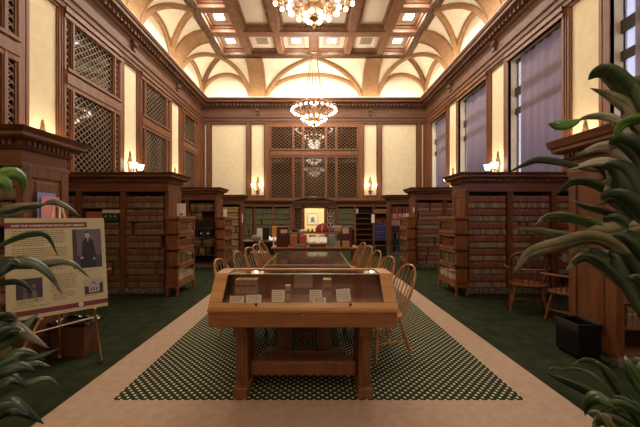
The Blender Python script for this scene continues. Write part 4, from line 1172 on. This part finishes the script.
# ------------------------------------------------------------------ staff desk on the left with computer and office chair
t = thing('staff_desk', 'dark desk with a computer before the green books', 'desk', (-1.75, 10.4, 0)); w = dict(parent=t, world=True)
MB().box(-2.3, -1.15, 10.1, 10.75, .70, .74).build('tabletop', M['wood'], **w); MB().box(-2.26, -2.2, 10.12, 10.72, 0, .7).build('leg', M['wood'], **w); MB().box(-1.25, -1.19, 10.12, 10.72, 0, .7).build('leg', M['wood'], **w); MB().box(-2.2, -1.25, 10.6, 10.63, .25, .7).build('modesty_panel', M['black'], **w)
t = thing('computer_monitor', 'black computer monitor on the staff desk', 'monitor', (-1.65, 10.4, .74)); w = dict(parent=t, world=True)
MB().box(-1.80, -1.44, 10.38, 10.42, .86, 1.16).build('screen', M['black'], bevel=.008, **w); MB().box(-1.65, -1.59, 10.40, 10.44, .75, .88).build('stand', M['black'], **w); MB().box(-1.74, -1.5, 10.32, 10.5, .74, .755).build('base', M['black'], **w)
bx_thing('desk_papers', 'white papers propped left of the computer monitor', 'papers', 256.8, 262.3, 228.3, 231, 10.35, .03, M['white'], .74)
t = thing('desk_phone', 'white desk phone right of the computer monitor', 'phone', (-1.33, 10.25, .74)); w = dict(parent=t, world=True)
MB().prism([(10.18, .74), (10.4, .74), (10.4, .84), (10.18, .77)], 'X', -1.44, -1.22).build('body', M['white'], bevel=.005, **w); MB().tube([(-1.43, 10.22, .80), (-1.43, 10.27, .83), (-1.43, 10.35, .855)], [.03, .018, .03], 8).build('handset', M['white'], smooth=True, **w)
t = thing('office_chair', 'grey upholstered office chair pulled up to the staff desk', 'chair', (-1.62, 9.35, 0)); w = dict(parent=t, world=True)
m_ = MB().sphere((-1.66, 9.15, .90), .15, 14, 8, sq=(1.05, .3, .6)); m_.build('backrest', M['grey'], smooth=True, **w)
MB().sphere((-1.62, 9.4, .46), .25, 14, 8, sq=(1, 1, .2)).build('seat', M['grey'], smooth=True, **w)
MB().tube([(-1.62, 9.4, .42), (-1.62, 9.4, .1)], .03, 8).build('column', M['black'], **w); MB().tube([(-1.62, 9.3, .45), (-1.62, 9.16, .5), (-1.62, 9.15, .8)], .02, 6).build('back_bar', M['black'], **w)
for k in range(5):
    a = 2*PI*k/5+.3; MB().tube([(-1.62, 9.4, .10), (-1.62+.27*math.cos(a), 9.4+.27*math.sin(a), .055)], [.025, .018], 6).sphere((-1.62+.27*math.cos(a), 9.4+.27*math.sin(a), .03), .03, 8, 6).build('foot', M['black'], **w)
t = thing('storage_bin', 'black storage bin on the floor below the blue volumes', 'bin', (3.0, 13.0, 0)); w = dict(parent=t, world=True)
Y = 12.2; xa, xb = (376-VX)*Y/F, (386.5-VX)*Y/F
MB().box(xa, xb, Y, Y+.3, 0, .36).build('body', M['black'], bevel=.01, **w); MB().box(xa-.01, xb+.01, Y-.01, Y+.31, .36, .39).build('lid', M['black'], **w)

# ------------------------------------------------------------------ poster on its easel
TL = Vector((-2.755, 2.845, 1.487)); TR = Vector((-2.232, 3.395, 1.487)); 
tilt = Vector((.105, -.09, 0))
BL = TL + Vector((0, 0, -.90)) + tilt; BR = TR + Vector((0, 0, -.90)) + tilt
ux = (TR-TL); Wp = ux.length; ux.normalize(); uy = (TL-BL); Hp = uy.length; uy.normalize(); un = ux.cross(uy).normalized()
if un.y > 0: un = -un
t = thing('poster_board', 'olive tan history poster board with maroon title band on a brass easel', 'poster', tuple(BL)); w = dict(parent=t, world=True)
def pq(mb, u0, u1, v0, v1, d0, d1, m=0):
    c = BL + ux*(u0+u1)/2*Wp + uy*(v0+v1)/2*Hp + un*(d0+d1)/2
    mb.obox(c, ux*(u1-u0)/2*Wp, uy*(v1-v0)/2*Hp, un*(d1-d0)/2, m)
m_ = MB(); pq(m_, 0, 1, 0, 1, 0, .008); m_.build('board', noisy('olive_tan_print', (.51, .45, .27), (.54, .48, .295), (3,3,3), 2, .6), **w)
mb_ = plain('maroon_print', (.17, .030, .035), .6)
m_ = MB(); pq(m_, .0, .80, .895, .955, .008, .0086); m_.build('title_band', mb_, **w)
m_ = MB(); pq(m_, .0, 1, .035, .085, .008, .0086); m_.build('footer_band', mb_, **w)
dk = plain('photo_dark', (.045, .032, .045), .5); md = plain('photo_mid', (.13, .10, .115), .5); lt = plain('photo_light', (.42, .36, .36), .6); blkp = plain('photo_black', (.012, .009, .014), .5)
m_ = MB(); pq(m_, .635, .955, .445, .875, .008, .0086); m_.build('portrait_ground', md, **w)
m_ = MB(); pq(m_, .635, .955, .445, .58, .0086, .0088); pq(m_, .635, .68, .58, .875, .0086, .0088); m_.build('portrait_shadow', dk, **w)
def pdisc(mb, u, v, ru, rv, d, n=14):
    c = BL + ux*u*Wp + uy*v*Hp + un*d
    pts = [c + ux*ru*math.cos(2*PI*k/n) + uy*rv*math.sin(2*PI*k/n) for k in range(n)]
    mb.add(pts + [p - un*.0006 for p in pts], [tuple(range(n)), tuple(range(n, 2*n))[::-1]])
def ppoly(mb, pl, d):
    pts = [BL + ux*u*Wp + uy*v*Hp + un*d for u, v in pl]; n = len(pts)
    mb.add(pts + [p - un*.0006 for p in pts], [tuple(range(n)), tuple(range(n, 2*n))[::-1]] + [(k, (k+1) % n, n+(k+1) % n, n+k) for k in range(n)])
m_ = MB(); ppoly(m_, [(0.710, 0.454), (0.735, 0.644), (0.745, 0.744), (0.780, 0.769), (0.825, 0.769), (0.860, 0.744), (0.875, 0.664), (0.890, 0.574), (0.880, 0.454)], .0092); m_.build('portrait_coat', blkp, **w)
m_ = MB(); pdisc(m_, 0.800, 0.809, .021, .03, .0094); ppoly(m_, [(0.792, 0.769), (0.810, 0.769), (0.803, 0.724)], .0096); pdisc(m_, 0.730, 0.559, .014, .012, .0096); pdisc(m_, 0.865, 0.544, .012, .012, .0096); m_.build('portrait_face', lt, **w)
m_ = MB(); ppoly(m_, [(0.770, 0.809), (0.775, 0.844), (0.800, 0.852), (0.825, 0.839), (0.830, 0.809), (0.815, 0.834), (0.780, 0.832)], .0098); m_.build('portrait_hair', blkp, **w)
m_ = MB(); pq(m_, .74, .955, .155, .325, .008, .0086); m_.build('house_photo', lt, **w)
m_ = MB(); ppoly(m_, [(.745, .16), (.745, .25), (.79, .235), (.79, .16)], .0092); ppoly(m_, [(.91, .16), (.91, .26), (.95, .28), (.95, .16)], .0092); ppoly(m_, [(.80, .245), (.845, .29), (.89, .245), (.84, .275)], .0092)
for uu in (.815, .845, .875):
    ppoly(m_, [(uu-.006, .19), (uu+.006, .19), (uu+.006, .225), (uu-.006, .225)], .0092)
ppoly(m_, [(.745, .157), (.95, .157), (.95, .178), (.745, .17)], .0094); m_.build('house_shape', dk, **w)
m_ = MB(); pq(m_, .085, .325, .195, .395, .008, .0086); m_.build('group_photo', dk, **w)
m_ = MB(); pdisc(m_, .165, .30, .016, .022, .0092); pdisc(m_, .245, .315, .016, .022, .0092); ppoly(m_, [(.14, .2), (.15, .265), (.18, .265), (.19, .2)], .0092); ppoly(m_, [(.22, .2), (.225, .28), (.265, .28), (.275, .2)], .0092); m_.build('group_shape', md, **w)
ink = plain('poster_ink', (.12, .085, .05), .7); m_ = MB()
def para(u0, u1, v1, n, dv=.0205):
    m_ = MB()
    for k in range(n):
        u = u0; end = u1 if k < n-1 else u0+(u1-u0)*.6
        while u < end-.015:
            wl_ = min(random.uniform(.018, .05), end-u); pq(m_, u, u+wl_, v1-k*dv, v1-k*dv+.006, .008, .0084); u += wl_+.008
    m_.build('text_block', ink, **w)
para(.06, .56, .865, 8); para(.06, .58, .685, 6); para(.40, .66, .545, 5); para(.40, .66, .40, 9); para(.42, .64, .21, 4); para(.09, .33, .175, 3, .018); para(.06, .60, .115, 1); para(.66, .95, .408, 1); para(.74, .95, .14, 1)
m_ = MB(); pdisc(m_, .70, .062, .020, .020, .0092); m_.build('emblem', M['white'], **w)
m_ = MB(); ppoly(m_, [(.683, .055), (.70, .075), (.717, .055), (.70, .062)], .0096); m_.build('emblem_mark', mb_, **w)
fc = bpy.data.curves.new('title_text', 'FONT'); fc.body = 'AND THE WASHINGTON STATE LAW LIBRARY'; fc.size = .034; fc.extrude = .0004; fc.offset = .0007
fo = bpy.data.objects.new('tmp_text', fc); COL.objects.link(fo); bpy.context.view_layer.update()
me = bpy.data.meshes.new_from_object(fo.evaluated_get(bpy.context.evaluated_depsgraph_get())); bpy.data.objects.remove(fo)
xs_ = [v.co.x for v in me.vertices]; sc_ = .72*Wp/(max(xs_)-min(xs_)); R = Matrix((ux, uy, un)).transposed()
for v in me.vertices: v.co = (BL + ux*.055*Wp + uy*.913*Hp + un*.0092 + R @ Vector((v.co.x*sc_, v.co.y*sc_*.98, v.co.z))) - Vector(t.location)
me.materials.clear(); me.materials.append(plain('white_lettering', (.80, .74, .68), .6))
o = bpy.data.objects.new('title_lettering', me); COL.objects.link(o); o.parent = t
# easel
t = thing('easel', 'brass tripod easel holding the history poster', 'easel', (-2.5, 3.25, 0)); w = dict(parent=t, world=True)
off = -un*.018
apex = (TL+TR)/2 + off + uy*.12
def onb(u, v): return BL + ux*u*Wp + uy*v*Hp + off
r0 = Vector((-2.2, 3.31, .01)); l0 = Vector((-2.74, 2.80, .01)); back = Vector((-2.70, 3.40, .01))
rp, lp = onb(.84, -.005), onb(.30, -.02)
MB().tube([r0, rp, apex + ux*.03], .011, 8).build('leg', M['brass'], **w); MB().tube([l0, lp, apex - ux*.03], .011, 8).build('leg', M['brass'], **w); MB().tube([back, apex + Vector((-.03, .03, 0))], .011, 8).build('leg', M['brass'], **w)
for q in (r0, l0, back): MB().lathe([(.02, -.008), (.022, .01), (.013, .04)], q, 10).build('foot', M['brass'], smooth=True, **w)
MB().tube([lp.lerp(l0, .22), rp.lerp(r0, .16)], .008, 8).build('crossbar', plain('pale_metal', (.8,.72,.6), .3, .8), **w)
for q in (rp, lp):
    MB().tube([q - un*.01, q + un*.045], .008, 8).sphere(q + un*.048, .017, 8, 6).build('peg', M['brass'], smooth=True, **w)
MB().tube([onb(1.0, .40) - ux*.02, onb(1.06, .41)], .006, 6).build('side_clip', M['brass'], **w)

# ------------------------------------------------------------------ bins, leaflets
t = thing('waste_bin', 'brown waste bin with black liner behind the poster easel', 'bin', (-2.62, 3.56, 0)); w = dict(parent=t, world=True)
m_ = MB(); A = [(-2.80, 3.42), (-2.46, 3.42), (-2.46, 3.66), (-2.80, 3.66)]; k = 1.1; cxx, cyy = -2.63, 3.54
vs = [(x, y_, .0) for x, y_ in A] + [(cxx+(x-cxx)*k, cyy+(y_-cyy)*k, .34) for x, y_ in A] + [(cxx+(x-cxx)*k*.93, cyy+(y_-cyy)*k*.93, .34) for x, y_ in A] + [(cxx+(x-cxx)*.93, cyy+(y_-cyy)*.93, .02) for x, y_ in A]
m_.add(vs, [(0,1,2,3)] + [(j*4+i, j*4+(i+1) % 4, (j+1)*4+(i+1) % 4, (j+1)*4+i) for j in range(3) for i in range(4)] + [(12,13,14,15)]); m_.build('body', noisy('brown_bin', (.09,.032,.016), (.13,.05,.025), (5,5,5), 2, .5), **w)
m_ = MB(); lp_ = []
for kk in range(40):
    a = kk/40*4; i = int(a); f_ = a-i; p0, p1 = A[i], A[(i+1) % 4]
    x = cxx+(p0[0]+(p1[0]-p0[0])*f_-cxx)*1.13; y_ = cyy+(p0[1]+(p1[1]-p0[1])*f_-cyy)*1.13
    lp_.append((x, y_, .345+random.uniform(-.012, .02)))
m_.tube(lp_, .02, 6, closed=True); m_.build('liner', M['gloss_black'], smooth=True, **w)
t = thing('black_bin', 'glossy black rectangular bin beside the walnut bookcase end', 'bin', (2.85, 3.5, 0)); w = dict(parent=t, world=True)
m_ = MB(); xa, xb, ya, yb_ = 2.765, 3.005, 3.345, 3.66
m_.box(xa, xb, ya, ya+.012, .03, .365); m_.box(xa, xb, yb_-.012, yb_, .03, .365); m_.box(xa, xa+.012, ya+.012, yb_-.012, .03, .365); m_.box(xb-.012, xb, ya+.012, yb_-.012, .03, .365); m_.box(xa+.012, xb-.012, ya+.012, yb_-.012, .03, .05)
m_.build('body', M['gloss_black'], bevel=.004, **w)
for x in (xa+.02, xb-.05):
    for y_ in (ya+.02, yb_-.05): MB().box(x, x+.03, y_, y_+.03, 0, .03).build('foot', M['black'], **w)
m_ = MB().rect_sweep(xa, xb, ya, yb_, [(.004, .35), (.008, .352), (.008, .37), (-.002, .374), (-.006, .36)]); m_.build('rim', M['gloss_black'], **w)
t = thing('leaflet_holder', 'wall rack of blue and pink leaflets on the bookcase end above the poster', 'leaflet rack', (XL+.05, 3.4, 1.3)); w = dict(parent=t, world=True)
MB().box(XL+.016, XL+.09, 3.24, 3.60, 1.25, 1.30).build('rack', M['wood'], **w)
MB().box(XL+.03, XL+.034, 3.27, 3.50, 1.30, 1.755).build('blue_leaflet', plain('blue_leaflet_paper', (.20, .27, .55), .7), **w)
MB().box(XL+.045, XL+.05, 3.30, 3.53, 1.30, 1.715).build('pink_leaflet', plain('pink_leaflet_paper', (.75, .27, .29), .7), **w)
MB().box(XL+.036, XL+.044, 3.33, 3.56, 1.30, 1.67).build('white_leaflet', M['white'], **w)
MB().box(XL+.050, XL+.0515, 3.35, 3.48, 1.66, 1.672).build('print', mb_, **w)

# ------------------------------------------------------------------ plants
leafm = {'g': noisy('leaf_green', (.028, .060, .020), (.058, .105, .04), (5,5,5), 2, .34), 'b': noisy('leaf_bright', (.08, .19, .03), (.13, .27, .05), (5,5,5), 2, .36),
         'd': noisy('leaf_dark', (.014, .028, .014), (.030, .054, .026), (5,5,5), 2, .36), 'w': noisy('leaf_pale', (.28, .28, .24), (.42, .41, .36), (5,5,5), 2, .4),
         't': noisy('leaf_tan', (.12, .125, .075), (.25, .225, .15), (5,5,5), 2, .42), 'o': noisy('leaf_olive', (.06, .08, .04), (.115, .13, .065), (5,5,5), 2, .4)}
stemm = noisy('leaf_stem', (.03, .06, .02), (.06, .10, .03), (5,5,5), 2, .5)
def catmull(pts, n):
    pts = [pts[0]*2-pts[1]] + pts + [pts[-1]*2-pts[-2]]; out = []
    segs = len(pts)-3
    for i in range(n+1):
        t_ = i/n*segs; k = min(int(t_), segs-1); f_ = t_-k; p0, p1, p2, p3 = pts[k:k+4]
        out.append(.5*((2*p1)+(p2-p0)*f_+(2*p0-5*p1+4*p2-p3)*f_*f_+(3*p1-p0-3*p2+p3)*f_**3))
    return out
def leaf(plant, base, px, wpx, kind, ya, yt, name='leaf', wide=1.0):
    """px: outline midline in photo pixels from base to tip; ya, yt: distance at base and tip; wpx: full width in pixels"""
    n0 = len(px); pts = [P(x, y_, ya+(yt-ya)*k/(n0-1)) for k, (x, y_) in enumerate(px)]
    c = catmull(pts, 14); wd = wpx*(ya+yt)/2/F/2; roll = random.uniform(-.45, .45)
    vs = []; fs = []
    for i, p in enumerate(c):
        t_ = i/14; tg = (c[min(i+1, 14)]-c[max(i-1, 0)]).normalized(); view = Vector((p.x, p.y, p.z-EYE)).normalized()
        sd_ = tg.cross(view)
        if sd_.length < .15: sd_ = tg.cross(Vector((0, 0, 1)))
        sd_.normalize(); nv = sd_.cross(tg).normalized(); r_ = roll + .5*math.sin(t_*3+roll*4)
        s2 = sd_*math.cos(r_)+nv*math.sin(r_); n2 = s2.cross(tg).normalized()
        f_ = (math.sin(PI*min(1, .04+.96*t_**.85)))**.85*(1-.25*t_); hw = max(.0012, wd*wide*f_)
        for q in (-1, -.5, 0, 0, .5, 1): vs.append(p + s2*hw*q + n2*(abs(q)*hw*.38 + .05*hw*math.sin(t_*11+q*2+roll*9)))
    browntip = random.random() < .45
    m_ = MB()
    for i in range(14):
        for q in (0, 1, 3, 4): fs.append(((i*6+q, i*6+q+1, (i+1)*6+q+1, (i+1)*6+q), 1 if (browntip and i >= 12) else 0))
    m_.v = vs; m_.f = [list(f_) for f_, _ in fs]; m_.m = [k_ for _, k_ in fs]
    o = m_.build(name, [leafm[kind], leafm['t']], plant, world=True, smooth=True)
    so = o.modifiers.new('thick', 'SOLIDIFY'); so.thickness = .0008
    if base is not None and not (0 < px[0][0] < 606):
        b0 = Vector(base); mid = b0.lerp(c[0], .6) + Vector((0, 0, .12*(c[0]-b0).length))
        MB().tube(catmull([b0, mid, c[0], c[1]], 10), [.009-.0006*k for k in range(11)], 6).build('stem', stemm, plant, world=True, smooth=True)
    return o
def pot(plant, x, y_, r, h, z0_=0):
    pr = MB().lathe([(r*.72, z0_), (r*.98, z0_+h*.9), (r*1.06, z0_+h*.9), (r*1.06, z0_+h), (r*.95, z0_+h), (r*.93, z0_+h*.9)], (x, y_, 0), 20).build('pot', noisy('pot_clay', (.05,.035,.03), (.08,.055,.045), (4,4,4), 2, .5), plant, world=True, smooth=True)
    MB().lathe([(r*.93, z0_+h*.86), (r*.9, z0_+h*.9)], (x, y_, 0), 20).build('soil', plain('soil', (.02,.013,.009), .9), plant, world=True)

pr_ = thing('potted_plant', 'tall dark leafy plant filling the right edge before the bookcase end', 'plant', (2.15, 1.75, 0)); pot(pr_, 2.15, 1.75, .2, .42)
RBASE = (2.13, 1.75, .40)
for px, wp, kd, ya, yt in [
    ([(655, 150), (632, 100), (608, 75), (596, 74), (588, 80)], 17, 'g', 1.8, 1.95), ([(660, 150), (634, 112), (612, 97), (590, 88)], 11, 't', 1.75, 1.95),
    ([(640, 150), (615, 120), (590, 117), (575, 122)], 7, 'w', 1.8, 2.0), ([(580, 119), (568, 122), (558, 125), (548, 124)], 11, 'b', 2.0, 2.0),
    ([(660, 118), (640, 120), (622, 126), (613, 140)], 11, 'b', 1.7, 1.8), ([(655, 100), (643, 92), (632, 110), (622, 124)], 20, 'd', 1.8, 1.85),
    ([(650, 175), (625, 152), (602, 147), (573, 157)], 12, 'w', 1.75, 1.95), ([(655, 195), (625, 168), (600, 161), (566, 171)], 11, 'w', 1.75, 1.95),
    ([(600, 172), (570, 164), (540, 160), (524, 165), (506, 174)], 6, 'd', 1.9, 2.05), ([(640, 215), (605, 190), (575, 182), (554, 196)], 9, 'd', 1.8, 1.98),
    ([(640, 225), (605, 213), (585, 207), (569, 199)], 7, 'd', 1.8, 1.95), ([(650, 260), (610, 235), (575, 220), (550, 216), (533, 227)], 10, 'g', 1.75, 2.0),
    ([(650, 270), (605, 243), (567, 238), (540, 231), (511, 228)], 10, 'o', 1.75, 2.0), ([(640, 265), (598, 240), (560, 246), (530, 254), (512, 276)], 15, 't', 1.75, 2.0),
    ([(650, 222), (618, 232), (592, 236), (570, 257)], 17, 't', 1.72, 1.9), ([(650, 320), (610, 275), (585, 257), (564, 272)], 11, 'd', 1.75, 1.92),
    ([(655, 310), (625, 268), (600, 255), (580, 249)], 15, 'd', 1.75, 1.88), ([(660, 270), (635, 215), (612, 198), (598, 205)], 22, 'd', 1.7, 1.85),
    ([(660, 250), (632, 185), (615, 168), (600, 167)], 20, 'd', 1.72, 1.85), ([(660, 215), (640, 160), (620, 143), (610, 150)], 22, 'd', 1.72, 1.85),
    ([(660, 300), (635, 240), (618, 222), (602, 219)], 24, 'd', 1.7, 1.83), ([(660, 140), (645, 95), (634, 82), (628, 92)], 14, 'g', 1.75, 1.85),
    ([(640, 215), (620, 190), (608, 185), (600, 192)], 13, 'b', 1.85, 1.92), ([(615, 235), (600, 226), (588, 220), (579, 224)], 7, 'b', 1.85, 1.92),
    ([(660, 340), (640, 285), (622, 258), (608, 252)], 24, 'd', 1.7, 1.82), ([(665, 190), (640, 178), (618, 180), (603, 193)], 18, 'd', 1.75, 1.85), ([(660, 280), (640, 262), (622, 240), (612, 236)], 18, 'd', 1.7, 1.8),
    ([(660, 330), (648, 300), (640, 282), (628, 276)], 20, 'g', 1.68, 1.75), ([(660, 160), (640, 130), (622, 122), (611, 128)], 14, 'd', 1.8, 1.88), ([(605, 178), (600, 170), (590, 164), (583, 166)], 5, 'd', 1.9, 1.95)]:
    leaf(pr_, RBASE, px, wp, kd, ya, yt, wide=1.32)
pr2 = thing('potted_plant', 'low bushy plant in the bottom right corner of the photo', 'plant', (1.62, 1.42, 0)); pot(pr2, 1.62, 1.42, .17, .36)
for px, wp, kd, ya, yt in [
    ([(620, 415), (597, 398), (570, 384), (545, 372)], 15, 'd', 1.42, 1.6), ([(618, 404), (598, 379), (576, 369), (551, 370)], 5, 'o', 1.45, 1.6), ([(556, 374), (551, 370), (557, 368), (565, 370)], 5, 'o', 1.6, 1.6),
    ([(622, 390), (607, 371), (588, 360), (572, 364)], 8, 'g', 1.45, 1.6), ([(625, 402), (612, 385), (600, 366), (594, 362)], 9, 'd', 1.42, 1.5), ([(622, 410), (600, 396), (588, 402), (585, 416)], 17, 'g', 1.38, 1.48),
    ([(650, 425), (625, 408), (606, 410), (592, 424)], 18, 'g', 1.35, 1.42), ([(660, 410), (640, 385), (628, 365), (625, 355)], 16, 'g', 1.4, 1.5), ([(665, 400), (645, 375), (640, 362), (634, 358)], 14, 'o', 1.4, 1.5),
    ([(640, 440), (620, 425), (605, 420), (590, 430)], 18, 'd', 1.32, 1.4), ([(655, 430), (635, 412), (622, 400), (612, 398)], 15, 'g', 1.35, 1.42), ([(660, 440), (640, 418), (632, 405), (618, 412)], 18, 'd', 1.33, 1.4), ([(610, 430), (600, 418), (596, 412), (588, 412)], 8, 't', 1.36, 1.4), ([(625, 440), (615, 426), (604, 416), (598, 420)], 9, 't', 1.34, 1.38)]:
    leaf(pr2, (1.60, 1.40, .34), px, wp, kd, ya, yt, wide=.85)
pl_ = thing('potted_plant', 'leafy plant reaching in from the left edge across the poster', 'plant', (-1.85, 1.42, 0)); pot(pl_, -1.85, 1.42, .2, .42)
for px, wp, kd, ya, yt in [
    ([(-14, 200), (2, 176), (16, 173), (24, 182), (22, 198)], 14, 'b', 1.45, 1.6), ([(-12, 182), (8, 175), (20, 170), (32, 166)], 7, 'g', 1.5, 1.65), ([(-16, 190), (-2, 178), (7, 185), (9, 200)], 14, 'b', 1.45, 1.5),
    ([(-16, 225), (10, 211), (30, 208), (50, 203)], 9, 'g', 1.5, 1.68), ([(44, 204), (55, 202), (68, 207), (80, 216)], 7, 'o', 1.68, 1.75), ([(-16, 218), (10, 207), (28, 204), (46, 203)], 6, 't', 1.5, 1.66),
    ([(-16, 256), (12, 241), (34, 234), (48, 237), (58, 256)], 8, 'g', 1.5, 1.7), ([(-16, 285), (10, 264), (32, 261), (50, 274), (62, 294)], 14, 'o', 1.45, 1.65), ([(10, 268), (40, 264), (70, 262), (90, 278)], 9, 'o', 1.55, 1.75),
    ([(-18, 284), (-4, 268), (10, 262), (22, 266)], 20, 'd', 1.42, 1.5), ([(-16, 292), (5, 283), (24, 284), (38, 301)], 7, 'd', 1.45, 1.6), ([(-18, 266), (0, 262), (20, 262), (44, 265)], 10, 'd', 1.45, 1.6), ([(-10, 215), (10, 215), (24, 211), (36, 210)], 5, 'd', 1.5, 1.62)]:
    leaf(pl_, (-1.83, 1.42, .40), px, wp, kd, ya, yt)
pl2 = thing('potted_plant', 'low leafy plant in the bottom left corner below the poster', 'plant', (-1.62, 1.35, 0)); pot(pl2, -1.62, 1.35, .17, .36)
for px, wp, kd, ya, yt in [
    ([(-6, 352), (14, 336), (26, 324), (39, 313)], 13, 'g', 1.35, 1.5), ([(-16, 322), (8, 325), (30, 336), (50, 349)], 14, 't', 1.3, 1.5), ([(-16, 372), (8, 356), (26, 352), (45, 360)], 13, 'g', 1.32, 1.48),
    ([(2, 375), (24, 362), (42, 355), (58, 349)], 9, 'd', 1.38, 1.5), ([(-12, 390), (14, 372), (34, 364), (50, 366)], 11, 'g', 1.32, 1.45), ([(-14, 402), (10, 388), (34, 380), (50, 379), (62, 391)], 8, 'o', 1.32, 1.48),
    ([(-16, 405), (8, 400), (24, 410), (44, 424)], 17, 'd', 1.28, 1.4), ([(-18, 350), (0, 338), (12, 330), (26, 332)], 20, 'd', 1.3, 1.38), ([(-16, 378), (4, 368), (22, 366), (36, 372)], 16, 'd', 1.3, 1.4), ([(-16, 430), (2, 412), (16, 408), (30, 416)], 22, 'd', 1.26, 1.33), ([(-18, 395), (0, 382), (14, 378), (28, 388)], 18, 'd', 1.28, 1.36),
    ([(-18, 335), (-2, 322), (10, 318), (20, 322)], 16, 'd', 1.32, 1.38)]:
    leaf(pl2, (-1.60, 1.33, .34), px, wp, kd, ya, yt)

# ------------------------------------------------------------------ light
WARM = (1.0, .80, .56); WARM2 = (1.0, .85, .66)
ly = (Y0+Y1)/2; LL = Y1-Y0-1.0
for s in (-1, 1): light('cove_light', 'AREA', (s*(WX-.26), ly, ZC+.06), 112, WARM, .12, (0, PI+s*.25, 0), LL)
light('cove_light', 'AREA', (0, Y1-.26, ZC+.06), 62, WARM, 2*WX-1.0, (PI-.25, 0, 0), .12)
light('cove_light', 'AREA', (0, Y0+.26, ZC+.06), 62, WARM, 2*WX-1.0, (PI+.25, 0, 0), .12)
for y_, z_, e_ in ((14.3, 6.37, 190), (6.75, 6.42, 240), (-.7, 6.42, 120)):  # last entry belongs to the added, unseen chandelier
    light('chandelier_light', 'POINT', (0, y_, z_+.8), e_*1.1, WARM2, .45)
for x, y_ in [(-3.57, 13.7), (-.755, 13.7), (.755, 13.7), (3.57, 13.7), (-3.57, 12.05), (3.57, 12.05)] + [(s*3.57, yy_+.9) for yy_ in ys[1:3] for s in (-1, 1)]:  # the rows taken from ys serve the added, unseen panels
    light('coffer_light', 'AREA', (x, y_, 9.02), 60, (1, .89, .76), .30, (0, 0, 0))
for x, y_, z_, r, _ in [(-2.79, Y1, zs, 0, '')] + scs:
    v = Vector((0, -.34, .12)); v.rotate(Matrix.Rotation(r, 3, 'Z'))
    light('sconce_light', 'POINT', (x+v.x, y_+v.y, z_+v.z), 4.5, WARM, .08)
light('lobby_light', 'AREA', (0, Y1+1.6, 2.75), 90, (1, .86, .62), 1.2, (0, 0, 0))

wd_ = bpy.data.worlds.new('World'); S.world = wd_; wd_.use_nodes = True
bg = wd_.node_tree.nodes['Background']; bg.inputs[0].default_value = (.72, .70, .90, 1); bg.inputs[1].default_value = 3.0

# ------------------------------------------------------------------ camera
cam = bpy.data.cameras.new('Camera'); co = bpy.data.objects.new('Camera', cam); COL.objects.link(co)
cam.sensor_width = 36.0; cam.lens = 36.0*F/640.0
cam.shift_x = (320.0-VX)/640.0; cam.shift_y = (VY-213.5)/640.0
cam.clip_start = .05; cam.clip_end = 200
co.location = (0, 0, EYE); co.rotation_euler = (PI/2, 0, 0)
S.camera = co
S.view_settings.view_transform = 'Standard'; S.view_settings.look = 'None'; S.view_settings.gamma = 1.0; S.view_settings.use_curve_mapping = False
S.view_settings.exposure = 0.12
S.cycles.use_denoising = True
S.cycles.max_bounces = 8; S.cycles.diffuse_bounces = 4; S.cycles.glossy_bounces = 4; S.cycles.transparent_max_bounces = 12
S.cycles.sample_clamp_indirect = 6.0; S.cycles.caustics_reflective = False; S.cycles.caustics_refractive = False
